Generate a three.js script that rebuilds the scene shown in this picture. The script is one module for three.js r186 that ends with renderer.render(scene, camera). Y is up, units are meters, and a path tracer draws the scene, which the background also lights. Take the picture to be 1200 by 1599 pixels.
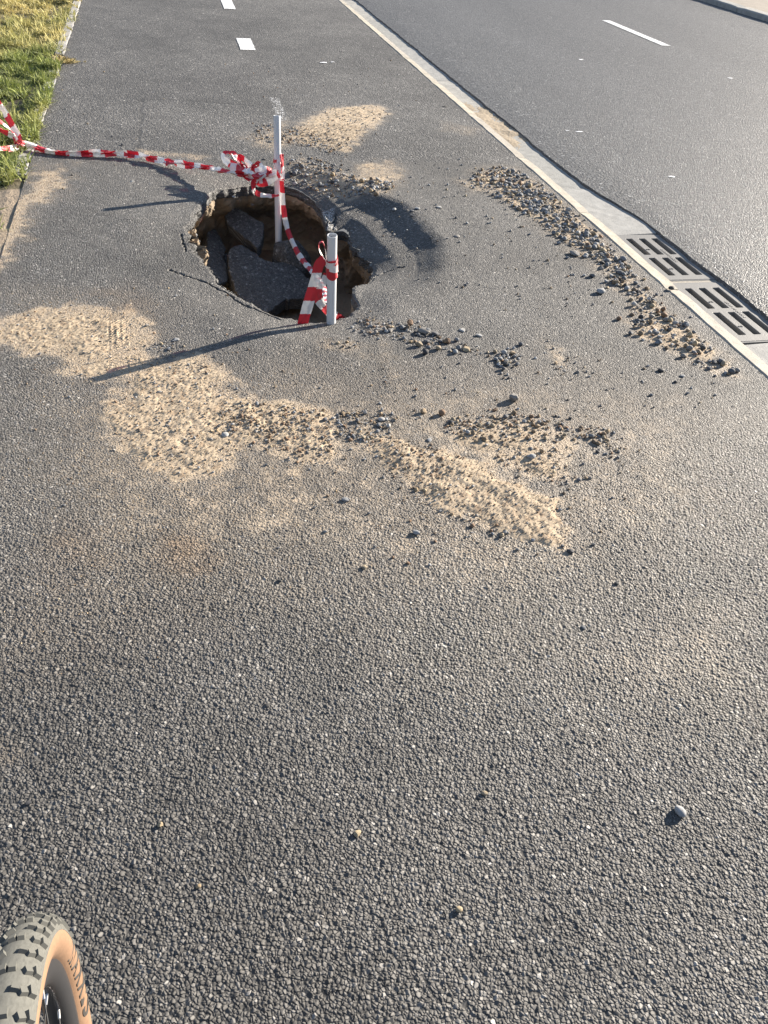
import * as THREE from 'three';
import { mergeGeometries, mergeVertices } from 'three/addons/utils/BufferGeometryUtils.js';
import { FontLoader } from 'three/addons/loaders/FontLoader.js';
import { TextGeometry } from 'three/addons/geometries/TextGeometry.js';

// ---------------------------------------------------------------- camera, sky, sun, exposure
const scene = new THREE.Scene();
const camera = new THREE.PerspectiveCamera(67.30, 768 / 1024, 0.05, 2000);
camera.position.set(0, 1.5, 0);
camera.up.set(0.09275, 0.75538, -0.64869);
camera.lookAt(0.22771, 1.5 - 0.65033, -0.72472);

const SUN = new THREE.Vector3(0.924 * Math.cos(0.349), Math.sin(0.349), -0.383 * Math.cos(0.349));   // 20 degrees high, ahead and to the right
const renderer = new THREE.WebGLRenderer({ antialias: true });
renderer.toneMapping = THREE.LinearToneMapping;
renderer.toneMappingExposure = 3.7;
renderer.shadowMap.enabled = true;

{ // clear afternoon sky, a little paler towards the horizon
  const w = 128, h = 64, d = new Float32Array(w * h * 4);
  for (let j = 0; j < h; j++) for (let i = 0; i < w; i++) {
    const el = ((j + 0.5) / h - 0.5) * Math.PI, up = Math.max(0, Math.sin(el)), k = Math.pow(1 - up, 3), o = (j * w + i) * 4;
    const c = [0.070 + 0.135 * k, 0.104 + 0.135 * k, 0.168 + 0.11 * k];
    for (let n = 0; n < 3; n++) d[o + n] = el > 0 ? c[n] : 0.08;
    d[o + 3] = 1;
  }
  const t = new THREE.DataTexture(d, w, h, THREE.RGBAFormat, THREE.FloatType);
  t.mapping = THREE.EquirectangularReflectionMapping; t.magFilter = THREE.LinearFilter; t.needsUpdate = true;
  scene.background = t; scene.environment = t;
}
const sun = new THREE.DirectionalLight(new THREE.Color(1, 0.90, 0.77), 4.6);
sun.position.copy(SUN).multiplyScalar(40).add(new THREE.Vector3(1, 0, -4)); sun.target.position.set(1, 0, -4);
sun.castShadow = true; sun.shadow.mapSize.set(4096, 4096);
Object.assign(sun.shadow.camera, { left: -12, right: 12, top: 10, bottom: -10, near: 1, far: 90 });
scene.add(sun, sun.target);

// ---------------------------------------------------------------- helpers
function rng(seed) { let s = seed >>> 0; return () => { s = (s + 0x6D2B79F5) >>> 0; let t = s; t = Math.imul(t ^ (t >>> 15), t | 1); t ^= t + Math.imul(t ^ (t >>> 7), t | 61); return ((t ^ (t >>> 14)) >>> 0) / 4294967296; }; }
function h2(i, j, s = 0) { let n = Math.imul(i, 374761393) + Math.imul(j, 668265263) + Math.imul(s, 1442695041); n = Math.imul(n ^ (n >>> 13), 1274126177); n ^= n >>> 16; return (n >>> 0) / 4294967296; }
function vn(x, y, s = 0) { const i = Math.floor(x), j = Math.floor(y); let u = x - i, v = y - j; u = u * u * (3 - 2 * u); v = v * v * (3 - 2 * v); const a = h2(i, j, s), b = h2(i + 1, j, s), c = h2(i, j + 1, s), d = h2(i + 1, j + 1, s); return a + (b - a) * u + (c - a + (a - b - c + d) * u) * v; }
function fbm(x, y, s = 0, o = 4) { let a = 0, k = 0.5, t = 0; for (let n = 0; n < o; n++) { a += k * vn(x, y, s + n * 17); t += k; x *= 2.03; y *= 2.03; k *= 0.55; } return a / t; }
function vn3(x, y, z, s = 0) { const k = Math.floor(z), f = z - k, w = f * f * (3 - 2 * f); return vn(x, y, s + k * 31) * (1 - w) + vn(x, y, s + (k + 1) * 31) * w; }
const clamp = (x, a = 0, b = 1) => Math.min(b, Math.max(a, x)), mix = (a, b, t) => a + (b - a) * t;
const sstep = (a, b, x) => { const t = clamp((x - a) / (b - a)); return t * t * (3 - 2 * t); };
const V = (x, y, z) => new THREE.Vector3(x, y, z);
const used = {};
const numbered = (n) => { const k = used[n] = (used[n] ?? -1) + 1; return k ? `${n}_${String(k).padStart(3, '0')}` : n; };
function shade(o) { o.traverse((m) => { if (m.isMesh) { m.castShadow = true; m.receiveShadow = true; } }); return o; }
function group(name, parent = scene) { const g = new THREE.Group(); g.name = parent === scene ? numbered(name) : name; parent.add(g); return g; }
function mesh(name, geo, mat, parent = scene) { const m = new THREE.Mesh(geo, mat); m.name = parent === scene ? numbered(name) : name; m.castShadow = m.receiveShadow = true; parent.add(m); return m; }
function tag(o, label, category, grp, kind) { o.userData.label = label; o.userData.category = category; if (grp) o.userData.group = grp; if (kind) o.userData.kind = kind; return o; }
function structure(o, label) { o.userData.kind = 'structure'; if (label) { o.userData.label = label; } return o; }
const std = (r, g, b, rough = 0.8, extra = {}) => new THREE.MeshStandardMaterial(Object.assign({ color: new THREE.Color(r, g, b), roughness: rough, metalness: 0 }, extra));
function geom(pos, idx, uv, col) {
  const g = new THREE.BufferGeometry();
  g.setAttribute('position', new THREE.Float32BufferAttribute(pos, 3));
  if (uv) g.setAttribute('uv', new THREE.Float32BufferAttribute(uv, 2));
  if (col) g.setAttribute('color', new THREE.Float32BufferAttribute(col, 3));
  if (idx) g.setIndex(idx);
  g.computeVertexNormals();
  return g;
}
const toS = (l) => { l = clamp(l); return Math.round(255 * (l <= 0.0031308 ? 12.92 * l : 1.055 * Math.pow(l, 1 / 2.4) - 0.055)); };
const LUT = new Uint8Array(4097); for (let i = 0; i <= 4096; i++) LUT[i] = toS(i / 4096);
const s8 = (l) => LUT[l <= 0 ? 0 : l >= 1 ? 4096 : (l * 4096) | 0];
function dataTex(d, w, h, srgb, wrap) {
  const t = new THREE.DataTexture(d, w, h, THREE.RGBAFormat, THREE.UnsignedByteType);
  if (srgb) t.colorSpace = THREE.SRGBColorSpace;
  t.magFilter = THREE.LinearFilter; t.minFilter = THREE.LinearFilter;
  t.wrapS = t.wrapT = wrap ? THREE.RepeatWrapping : THREE.ClampToEdgeWrapping; t.needsUpdate = true; return t;
}

// ---------------------------------------------------------------- the lie of the path round the hole
const PX0 = -0.765, PX1 = 2.275;                      // path edges (x), the path runs along -z
const BOX = { x0: PX0, x1: PX1, z0: -5.0, z1: -2.3 };
const HC = [0.46, -3.75];
const RIM = [[0.187, -0.010, -4.436], [0.263, -0.020, -4.528], [0.398, -0.030, -4.634], [0.514, -0.040, -4.687], [0.630, -0.050, -4.708], [0.718, -0.060, -4.661], [0.792, -0.070, -4.529], [0.817, -0.090, -4.390], [0.812, -0.110, -4.174], [0.917, -0.130, -4.186], [0.924, -0.130, -4.076], [0.931, -0.130, -3.876], [0.953, -0.120, -3.729], [0.930, -0.100, -3.560], [0.863, -0.060, -3.387], [0.769, -0.040, -3.287], [0.751, -0.040, -3.214], [0.751, -0.030, -3.078], [0.678, -0.030, -2.986], [0.583, -0.035, -2.956], [0.475, -0.035, -2.970], [0.349, -0.030, -3.040], [0.240, -0.020, -3.167], [0.151, -0.015, -3.328], [0.156, -0.015, -3.388], [0.100, -0.010, -3.541], [0.061, -0.010, -3.753], [0.053, -0.010, -3.914], [0.091, -0.010, -4.042], [0.117, -0.010, -4.222]];
const NA = 1000, rimR = new Float32Array(NA), rimY = new Float32Array(NA);
for (let a = 0; a < NA; a++) {
  const th = a / NA * 2 * Math.PI, dx = Math.cos(th), dz = Math.sin(th); let best = 0, by = 0;
  for (let i = 0; i < RIM.length; i++) {
    const p = RIM[i], q = RIM[(i + 1) % RIM.length], ax = p[0] - HC[0], az = p[2] - HC[1], ex = q[0] - p[0], ez = q[2] - p[2];
    const den = dx * ez - dz * ex; if (Math.abs(den) < 1e-9) continue;
    const t = (ax * ez - az * ex) / den, u = (ax * dz - az * dx) / den;
    if (t > 0 && u >= 0 && u <= 1 && t > best) { best = t; by = mix(p[1], q[1], u); }
  }
  rimR[a] = best; rimY[a] = by;
}
{ // soften the drawn corners a little, then break the edge up
  const r0 = rimR.slice(), y0 = rimY.slice();
  for (let a = 0; a < NA; a++) {
    let s = 0, y = 0; for (let k = -4; k <= 4; k++) s += r0[(a + k + NA) % NA]; for (let k = -14; k <= 14; k++) y += y0[(a + k + NA) % NA];
    const cx = Math.cos(a / NA * 6.28318) * 9, cz = Math.sin(a / NA * 6.28318) * 9;
    rimR[a] = s / 9 + (fbm(cx, cz, 5, 3) - 0.5) * 0.05 + (vn(cx * 9, cz * 9, 6) - 0.5) * 0.012; rimY[a] = y / 29;
  }
}
const rimS = new Float32Array(NA); for (let a = 0; a < NA; a++) { let q = 0; for (let k = -45; k <= 45; k++) q += rimR[(a + k + NA) % NA] * (1 - Math.abs(k) / 46); rimS[a] = q / 46; }
const CRACKS = [[[0.883, -3.453], [0.932, -3.503], [0.981, -3.531], [1.021, -3.537], [1.078, -3.542]], [[0.384, -2.977], [0.310, -3.048], [0.249, -3.112], [0.178, -3.229], [0.102, -3.324], [0.021, -3.382], [-0.046, -3.440]], [[0.033, -3.652], [0.026, -3.768], [0.022, -3.873]], [[0.757, -3.888], [0.784, -4.003], [0.789, -4.123], [0.824, -4.257]], [[0.793, -3.940], [0.841, -4.047], [0.845, -4.179], [0.886, -4.317]], [[0.762, -4.049], [0.806, -4.085], [0.862, -4.122]], [[0.780, -4.189], [0.831, -4.238], [0.878, -4.257]]];
function segDist(x, z, L) { let m = 9; for (let i = 0; i < L.length - 1; i++) { const [ax, az] = L[i], ex = L[i + 1][0] - ax, ez = L[i + 1][1] - az, t = clamp(((x - ax) * ex + (z - az) * ez) / (ex * ex + ez * ez)); m = Math.min(m, Math.hypot(x - ax - t * ex, z - az - t * ez)); } return m; }
function twoStep(t) { return t < 0.3 ? mix(1, 0.60, t / 0.3) : t < 0.58 ? mix(0.60, 0.48, (t - 0.3) / 0.28) : 0.48 * (1 - sstep(0.5, 1.0, t)); }
function ground(x, z) {
  if (x < BOX.x0 || x > BOX.x1 || z < BOX.z0 || z > BOX.z1) return 0;
  const dx = x - HC[0], dz = z - HC[1], r = Math.hypot(dx, dz); let th = Math.atan2(dz, dx); if (th < 0) th += 2 * Math.PI;
  const f = th / (2 * Math.PI) * NA, a = Math.floor(f) % NA, b = (a + 1) % NA, w = f - Math.floor(f);
  const R = mix(rimS[a], rimS[b], w), y = mix(rimY[a], rimY[b], w), d = Math.max(0, r - R);
  const k = clamp((-y - 0.045) / 0.05), L = mix(0.30, 0.40, k) * (0.9 + 0.2 * vn(x * 4, z * 4, 3));
  const t = clamp(d / L), g = mix(1 - sstep(0, 1, t), (twoStep(clamp(t - 0.02)) + twoStep(t) + twoStep(clamp(t + 0.02))) / 3 , k);
  const wob = (fbm(x * 5, z * 5, 8, 3) - 0.5) * 0.012 * sstep(1.0, 0.2, d);
  return y * g + wob * (1 - sstep(0.6, 0.9, d));
}
function inHole(x, z) { const dx = x - HC[0], dz = z - HC[1]; let th = Math.atan2(dz, dx); if (th < 0) th += 2 * Math.PI; return Math.hypot(dx, dz) < rimR[Math.floor(th / (2 * Math.PI) * NA) % NA] + 0.012; }

// ---------------------------------------------------------------- where the sand lies (ground plan, metres)
// [outline, cover 0..1, edge softness in m, heap thickness in m]
const SAND = {
  tyre_print: [[[-0.692, -2.955], [-0.632, -3.036], [-0.469, -3.079], [-0.297, -3.067], [-0.214, -3.004], [-0.167, -2.903], [-0.137, -2.745], [-0.155, -2.627], [-0.217, -2.555], [-0.304, -2.520], [-0.392, -2.559], [-0.463, -2.656], [-0.582, -2.761], [-0.676, -2.817], [-0.775, -2.900]], 1, 0.10, 0.008],
  wide: [[[-0.139, -2.620], [0.012, -2.635], [0.107, -2.487], [0.162, -2.343], [0.259, -2.307], [0.430, -2.239], [0.471, -2.155], [0.425, -2.029], [0.420, -1.924], [0.310, -1.905], [0.239, -1.982], [0.189, -2.076], [0.131, -2.083], [0.121, -2.021], [0.035, -1.931], [-0.062, -1.919], [-0.136, -2.006], [-0.223, -2.085], [-0.264, -2.196], [-0.257, -2.348], [-0.217, -2.511]], 1, 0.10, 0.010],
  long: [[[0.538, -2.100], [0.698, -2.020], [0.808, -1.934], [0.915, -1.849], [1.010, -1.745], [1.089, -1.659], [1.075, -1.548], [1.020, -1.470], [0.972, -1.468], [0.915, -1.505], [0.781, -1.585], [0.706, -1.670], [0.636, -1.789], [0.579, -1.896], [0.538, -1.996]], 1, 0.075, 0.013],
  stony: [[[0.825, -2.066], [1.007, -2.112], [1.211, -2.068], [1.272, -1.981], [1.217, -1.911], [1.155, -1.692], [1.050, -1.763], [0.932, -1.868], [0.827, -1.960]], 0.85, 0.08, 0.007],
  far: [[[0.818, -5.607], [1.029, -5.953], [1.228, -6.265], [1.597, -6.358], [1.627, -6.143], [1.485, -5.875], [1.250, -5.546], [1.110, -5.184], [0.970, -5.342], [0.843, -5.349]], 1, 0.10, 0.010],
  hook: [[[0.722, -4.951], [0.812, -5.016], [0.895, -4.799], [1.074, -4.709], [1.161, -4.928], [1.368, -5.011], [1.364, -4.715], [1.187, -4.432], [1.020, -4.453], [0.873, -4.570], [0.739, -4.725]], 0.7, 0.09, 0.008],
  kerbside: [[[1.891, -4.824], [2.138, -4.958], [2.239, -4.541], [2.269, -3.910], [2.190, -3.291], [2.163, -2.918], [2.180, -2.558], [2.179, -2.267], [2.041, -2.356], [1.957, -2.522], [1.888, -2.680], [2.029, -2.980], [2.034, -3.337], [1.978, -3.734], [1.900, -4.212], [1.747, -4.581]], 0.6, 0.09, 0.010],
};
const FILM = [
  [[[-0.792, -4.431], [-0.718, -4.825], [-0.554, -4.909], [-0.548, -4.532], [-0.633, -4.200], [-0.680, -3.906], [-0.703, -3.472], [-0.839, -3.351], [-0.953, -4.159]], 0.95, 0.14],
  [[[-0.640, -2.520], [0.248, -2.612], [1.528, -2.492], [2.133, -2.046], [1.638, -1.334], [1.133, -1.159], [0.713, -1.078], [0.410, -1.192], [0.027, -1.342], [-0.354, -1.322], [-0.495, -1.306]], 0.50, 0.42],
  [[[-0.393, -1.920], [0.209, -1.902], [0.564, -1.666], [1.033, -1.399], [0.897, -1.268], [0.463, -1.411], [0.041, -1.526], [-0.366, -1.495]], 0.56, 0.22],
  [[[0.571, -1.165], [0.939, -1.191], [1.570, -1.236], [1.271, -0.806], [0.948, -0.847], [0.770, -1.009]], 0.5, 0.3],
  [[[0.068, -1.857], [0.268, -1.894], [0.379, -1.722], [0.316, -1.589], [0.141, -1.642]], 0.62, 0.12],
  [[[1.442, -2.661], [1.507, -2.573], [1.487, -2.371], [1.415, -2.427]], 0.75, 0.06],
  [[[1.530, -2.203], [1.841, -2.215], [1.846, -2.036], [1.523, -2.031]], 0.5, 0.12],
  [[[0.460, -5.467], [0.845, -5.954], [0.843, -5.349], [0.608, -5.136]], 0.6, 0.10],
  [[[1.652, -4.673], [1.927, -4.738], [1.990, -4.448], [1.724, -4.392]], 0.6, 0.08],
  [[[0.731, -3.006], [0.815, -2.881], [0.792, -2.371], [0.691, -2.169], [0.714, -2.569]], 0.5, 0.06],
  [[[0.526, -2.792], [0.764, -2.666], [0.664, -2.573], [0.503, -2.663]], 0.6, 0.06],
  [[[1.438, -2.834], [1.528, -2.492], [1.544, -2.070], [1.403, -2.216]], 0.36, 0.15],
  [[[-0.739, -3.346], [-0.068, -3.121], [0.082, -2.628], [-0.252, -2.096], [-0.579, -2.006]], 0.30, 0.20],
  [[[0.182, -2.435], [1.403, -2.216], [1.271, -1.628], [0.995, -1.405], [0.525, -1.672], [0.131, -1.912]], 0.50, 0.12],
  [[[-0.184, -5.203], [0.249, -5.082], [0.223, -4.970], [-0.184, -5.065]], 0.6, 0.05],
  [[[2.000, -5.967], [2.306, -5.822], [2.120, -5.569], [1.923, -5.714]], 0.4, 0.08],
  [[[0.135, -0.582], [0.176, -0.573], [0.172, -0.551], [0.131, -0.560]], 0.6, 0.03],
  [[[-0.469, -1.090], [-0.436, -1.084], [-0.436, -1.021], [-0.463, -1.041]], 0.6, 0.05],
];
const BROWN = [[[[-0.099, -1.637], [0.015, -1.634], [0.034, -1.540], [-0.077, -1.520]], 0.55, 0.12], [[[-0.412, -1.697], [-0.295, -1.680], [-0.274, -1.575], [-0.386, -1.568]], 0.4, 0.14], [[[-0.353, -3.261], [-0.131, -3.311], [-0.122, -3.009], [-0.296, -3.050]], 0.3, 0.12]];
function polyField(list) {   // list of [outline, cover, softness]; largest cover at a point, with a ragged edge
  const X0 = -1.0, Z0 = -9.5, C = 0.012, W = 284, H = 790, F = new Float32Array(W * H);
  for (const [P, k, soft, , shift] of list) {
    let a = 1e9, b = -1e9, c = 1e9, d = -1e9; for (const [x, z] of P) { a = Math.min(a, x); b = Math.max(b, x); c = Math.min(c, z); d = Math.max(d, z); }
    const i0 = Math.max(0, Math.floor((a - soft * 1.5 - X0) / C)), i1 = Math.min(W - 1, Math.ceil((b + soft * 1.5 - X0) / C)), j0 = Math.max(0, Math.floor((c - soft * 1.5 - Z0) / C)), j1 = Math.min(H - 1, Math.ceil((d + soft * 1.5 - Z0) / C));
    for (let j = j0; j <= j1; j++) for (let i = i0; i <= i1; i++) {
      const x = X0 + i * C, z = Z0 + j * C; let m = 9, ins = false;
      for (let n = 0, o = P.length - 1; n < P.length; o = n++) {
        const [px, pz] = P[n], [qx, qz] = P[o], ex = qx - px, ez = qz - pz, t = clamp(((x - px) * ex + (z - pz) * ez) / (ex * ex + ez * ez));
        m = Math.min(m, Math.hypot(x - px - t * ex, z - pz - t * ez));
        if ((pz > z) !== (qz > z) && x < (qx - px) * (z - pz) / (qz - pz) + px) ins = !ins;
      }
      const sd = (ins ? m : -m) + (shift ?? 0) + (fbm(x * (soft > 0.15 ? 5 : 14), z * (soft > 0.15 ? 5 : 14), 21, 4) - 0.5) * Math.min(soft, 0.16) * 1.7, v = k * sstep(-soft * 0.6, soft, sd);
      if (v > F[j * W + i]) F[j * W + i] = v;
    }
  }
  return (x, z) => {
    const u = (x - X0) / C, v = (z - Z0) / C; if (u < 0 || v < 0 || u >= W - 1 || v >= H - 1) return 0;
    const i = u | 0, j = v | 0, s = u - i, t = v - j, o = j * W + i;
    return (F[o] * (1 - s) + F[o + 1] * s) * (1 - t) + (F[o + W] * (1 - s) + F[o + W + 1] * s) * t;
  };
}
const heap = {}; for (const k in SAND) heap[k] = polyField([SAND[k]]);
const dust = polyField([...FILM, ...Object.values(SAND).map(([p, k, s]) => [p, k, 0.09, 0, 0.045])]);
const stain = polyField(BROWN);
const lump = (x, z) => (fbm(x * 11, z * 11, 60, 3) - 0.5) * 0.012 + (fbm(x * 45, z * 45, 61, 3) - 0.48) * 0.005 + (vn(x * 150, z * 150, 62) - 0.5) * 0.0032;
function sandTop(k, x, z) {
  const m = heap[k](x, z); if (m < 0.02) return -0.01;
  let h = m * SAND[k][3] * 0.8 + lump(x, z) * (0.35 + 0.65 * m) - 0.0040 + (h2(Math.round(x * 222), Math.round(z * 222), 63) - 0.5) * 0.0026;
  if (k === 'tyre_print') { // rows of tread blocks pressed in along the path
    const u = (x + 0.235 - (z + 2.8) * 0.03), v = z + 0.006 * Math.sin(x * 300);
    const row = Math.floor(u / 0.021), on = Math.abs(u) < 0.055 && ((v / 0.019 + (row & 1) * 0.5) % 1 + 1) % 1 < 0.5 && ((u / 0.021) % 1 + 1) % 1 < 0.7; if (on) h -= 0.0065 * m;
    const u2 = u - 0.2, on2 = Math.abs(u2) < 0.06 && ((v / 0.019) % 1 + 1) % 1 < 0.45 && ((u2 / 0.02) % 1 + 1) % 1 < 0.6; if (on2) h -= 0.003 * m;
  }
  if (k === 'far') { const u = x * 0.5 + z; h -= 0.004 * m * (((u / 0.06) % 1 + 1) % 1 < 0.5 ? 1 : 0) * sstep(-5.3, -5.7, z); }
  return h;
}
function surface(x, z) { let t = 0; for (const k in heap) t = Math.max(t, sandTop(k, x, z)); return ground(x, z) + t; }

// ---------------------------------------------------------------- asphalt: stones in a binder, computed in metres
const WORN = [[[0.782, -6.513], [0.852, -6.521], [0.840, -5.921], [0.765, -5.866]], [[0.791, -4.378], [0.883, -4.379], [0.841, -3.957], [0.766, -3.941]]].map((p) => [p, 1, 0.012]);
const wornPaint = polyField(WORN);
const SEAM = [[[0.652, -6.260], [0.198, -6.354], [-0.144, -6.369], [-0.159, -5.947], [-0.168, -5.569], [-0.177, -5.203]], [[-0.177, -5.177], [0.021, -5.098], [0.246, -5.045]]];
const FINE = [[[0.414, -1.012], [0.396, -0.979], [0.379, -0.942]], [[-0.492, -1.504], [-0.471, -1.413], [-0.479, -1.266], [-0.403, -1.223]], [[-0.388, -1.292], [-0.308, -1.270], [-0.235, -1.219], [-0.170, -1.200]], [[0.406, -0.699], [0.398, -0.646]]].map((P) => ({ P, a: Math.min(...P.map((p) => p[0])) - 0.03, b: Math.max(...P.map((p) => p[0])) + 0.03, c: Math.min(...P.map((p) => p[1])) - 0.03, d: Math.max(...P.map((p) => p[1])) + 0.03 }));
function asphaltTexture(x0, x1, z0, z1, W, H, cell, opt) {
  const col = new Uint8Array(W * H * 4), bmp = new Uint8Array(W * H * 4), hgt = opt.keep ? new Float32Array(W * H) : null;
  const nx = Math.ceil((x1 - x0) / cell) + 4, nz = Math.ceil((z1 - z0) / cell) + 4, sx = new Float32Array(nx * nz), sz = new Float32Array(nx * nz), sh = new Float32Array(nx * nz), sc = new Float32Array(nx * nz), tx = new Float32Array(nx * nz), tz = new Float32Array(nx * nz), sw = new Float32Array(nx * nz), R = rng(opt.seed);
  const per = opt.tile;
  for (let j = 0; j < nz; j++) for (let i = 0; i < nx; i++) {
    const o = j * nx + i;
    sx[o] = x0 + (i - 2 - 0.12 + 1.24 * R()) * cell; sz[o] = z0 + (j - 2 - 0.12 + 1.24 * R()) * cell; sw[o] = (R() - 0.5) * cell * 0.85; sh[o] = R() < 0.05 ? 0.15 * R() : Math.pow(R(), 0.8);
    const q = R(); sc[o] = q < 0.018 ? 0.19 + 0.10 * R() : q < 0.25 ? 0.106 + 0.052 * R() : 0.054 + 0.045 * R();
    tx[o] = (R() - 0.5) * 2; tz[o] = (R() - 0.5) * 2;
  }
  if (per) for (let j = 0; j < nz; j++) for (let i = 0; i < nx; i++) { // wrap the cells so that the tile repeats
    const n = nx - 4, m = nz - 4, a = ((i - 2) % n + n) % n + 2, b = ((j - 2) % m + m) % m + 2, o = j * nx + i, p = b * nx + a; if (o === p) continue;
    sx[o] = sx[p] + (i - a) * cell; sz[o] = sz[p] + (j - b) * cell; sw[o] = sw[p]; sh[o] = sh[p]; sc[o] = sc[p]; tx[o] = tx[p]; tz[o] = tz[p];
  }
  for (let j = 0; j < H; j++) {
    const z = z0 + (j + 0.5) / H * (z1 - z0);
    for (let i = 0; i < W; i++) {
      const x = x0 + (i + 0.5) / W * (x1 - x0), ci = Math.floor((x - x0) / cell) + 2, cj = Math.floor((z - z0) / cell) + 2; let f1 = 9, f2 = 9, id = 0;
      for (let b = -1; b <= 1; b++) for (let a = -1; a <= 1; a++) {
        const o = (cj + b) * nx + ci + a, dx = x - sx[o], dz = z - sz[o], d = Math.sqrt(dx * dx + dz * dz) + sw[o];
        if (d < f1) { f2 = f1; f1 = d; id = o; } else if (d < f2) f2 = d;
      }
      const e = clamp((f2 - f1) / (cell * 0.45)), dome = sstep(0, 0.8, e), o4 = (j * W + i) * 4;
      let h = dome * (0.34 + 0.42 * sh[id]) + dome * ((x - sx[id]) * tx[id] + (z - sz[id]) * tz[id]) / cell * 0.62;
      const grain = h2(i, j, 9) - 0.5;
      let a = mix(0.026, sc[id], sstep(0.05, 0.4, e)) * (1 + 0.3 * grain), r = a * (per ? 1.0 : 1.045), g = a, bl = a * (per ? 0.99 : 0.93);
      if (!per) {
        const mac = fbm(x * 1.7, z * 1.7, 31, 4) - 0.5, fine = fbm(x * 9, z * 9, 33, 3) - 0.5, tone = 1 + mac * 0.85 + fine * 0.35; r *= tone; g *= tone; bl *= tone;
        const m0 = dust(x, z);
        if (m0 > 0.01) { // sand fills the pits between the stones first, then covers them
          const n = fbm(x * 30, z * 30, 41, 3) - 0.5, hf = h2(i >> 1, j >> 1, 12) - 0.5, m = clamp(m0 * (1 + n * 0.7)), cover = clamp((m * 1.12 - h * 0.8 + hf * 0.35) * 3.4 * m * m) , v = 0.9 + 0.35 * (h2(i, j, 11) - 0.5) + 0.3 * n;
          const k = Math.max(cover, m * (0.36 + 0.35 * hf)); r = mix(r, 0.37 * v, k); g = mix(g, 0.296 * v, k); bl = mix(bl, 0.212 * v, k); h = mix(h, 0.55 + 0.12 * grain, cover * 0.55);
        }
        if (opt.keep) for (const c of FINE) { if (x < c.a || x > c.b || z < c.c || z > c.d) continue; const d = segDist(x + (vn(x * 45, z * 45, 73) - 0.5) * 0.02, z + (vn(x * 45, z * 45, 74) - 0.5) * 0.02, c.P); if (d < 0.0022) { h -= 0.5 * (1 - d / 0.0022); } }
        const st = stain(x, z) * (0.5 + fbm(x * 12, z * 12, 44, 3)); if (st > 0.01) { r *= 1 + 0.10 * st; g *= 1 - 0.22 * st; bl *= 1 - 0.5 * st; }
        const wp = wornPaint(x, z); if (wp > 0.05) { const k = 0.8 * wp * sstep(0.50, 0.78, h * 0.6 + fbm(x * 40, z * 40, 51, 3) * 0.6); r = mix(r, 0.62, k); g = mix(g, 0.63, k); bl = mix(bl, 0.63, k); }
        if (z < -4.9) {
          for (let s = 0; s < 2; s++) { if (z < -6.6) break; const d = segDist(x + (vn(x * 30, z * 30, 71) - 0.5) * 0.03, z + (vn(x * 30, z * 30, 72) - 0.5) * 0.03, SEAM[s]); if (d < 0.016) { const k = 1 - d / 0.016; h = mix(h, s ? 0.6 : -0.1, k * 0.7); if (s) { r = mix(r, 0.22, k * 0.6); g = mix(g, 0.18, k * 0.6); bl = mix(bl, 0.13, k * 0.6); } else { r *= 1 - 0.5 * k; g *= 1 - 0.5 * k; bl *= 1 - 0.5 * k; } } }
        }
      }
      col[o4] = s8(r); col[o4 + 1] = s8(g); col[o4 + 2] = s8(bl); col[o4 + 3] = 255;
      const ramp = 1, hb = clamp((h * 0.75 + 0.12) * ramp + 0.5 * (1 - ramp)) * 255; bmp[o4] = bmp[o4 + 1] = bmp[o4 + 2] = hb; bmp[o4 + 3] = 255; if (hgt) hgt[j * W + i] = h;
    }
  }
  return { map: dataTex(col, W, H, true, per), bump: dataTex(bmp, W, H, false, per), hgt, W, H };
}
const NEAR = { z0: -2.3, z1: -0.06 }, MID = { z0: -5.0, z1: -2.3 }, FAR = { z0: -14, z1: -5.0 };
const texNear = asphaltTexture(PX0, PX1, NEAR.z0, NEAR.z1, 2048, 2048, 0.0056, { seed: 11, keep: true });
const texMid = asphaltTexture(PX0, PX1, MID.z0, MID.z1, 2048, 2048, 0.0060, { seed: 12 });
const texFar = asphaltTexture(PX0, PX1, FAR.z0, FAR.z1, 1024, 2048, 0.0105, { seed: 13 });
const texRoad = asphaltTexture(0, 2, 0, 2, 1024, 1024, 0.0100, { seed: 14, tile: true });
const M = {};
M.near = std(1, 1, 1, 0.72, { map: texNear.map, bumpMap: texNear.bump, bumpScale: 0.0052 });
M.mid = std(1, 1, 1, 0.72, { map: texMid.map, bumpMap: texMid.bump, bumpScale: 0.0062 });
M.far = std(1, 1, 1, 0.72, { map: texFar.map, bumpMap: texFar.bump, bumpScale: 0.006 });
M.tile = std(1, 1, 1, 0.72, { map: texRoad.map, bumpMap: texRoad.bump, bumpScale: 0.005 });
M.road = std(1, 1, 1, 0.60, { map: texRoad.map, bumpMap: texRoad.bump, bumpScale: 0.005, vertexColors: true });

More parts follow.
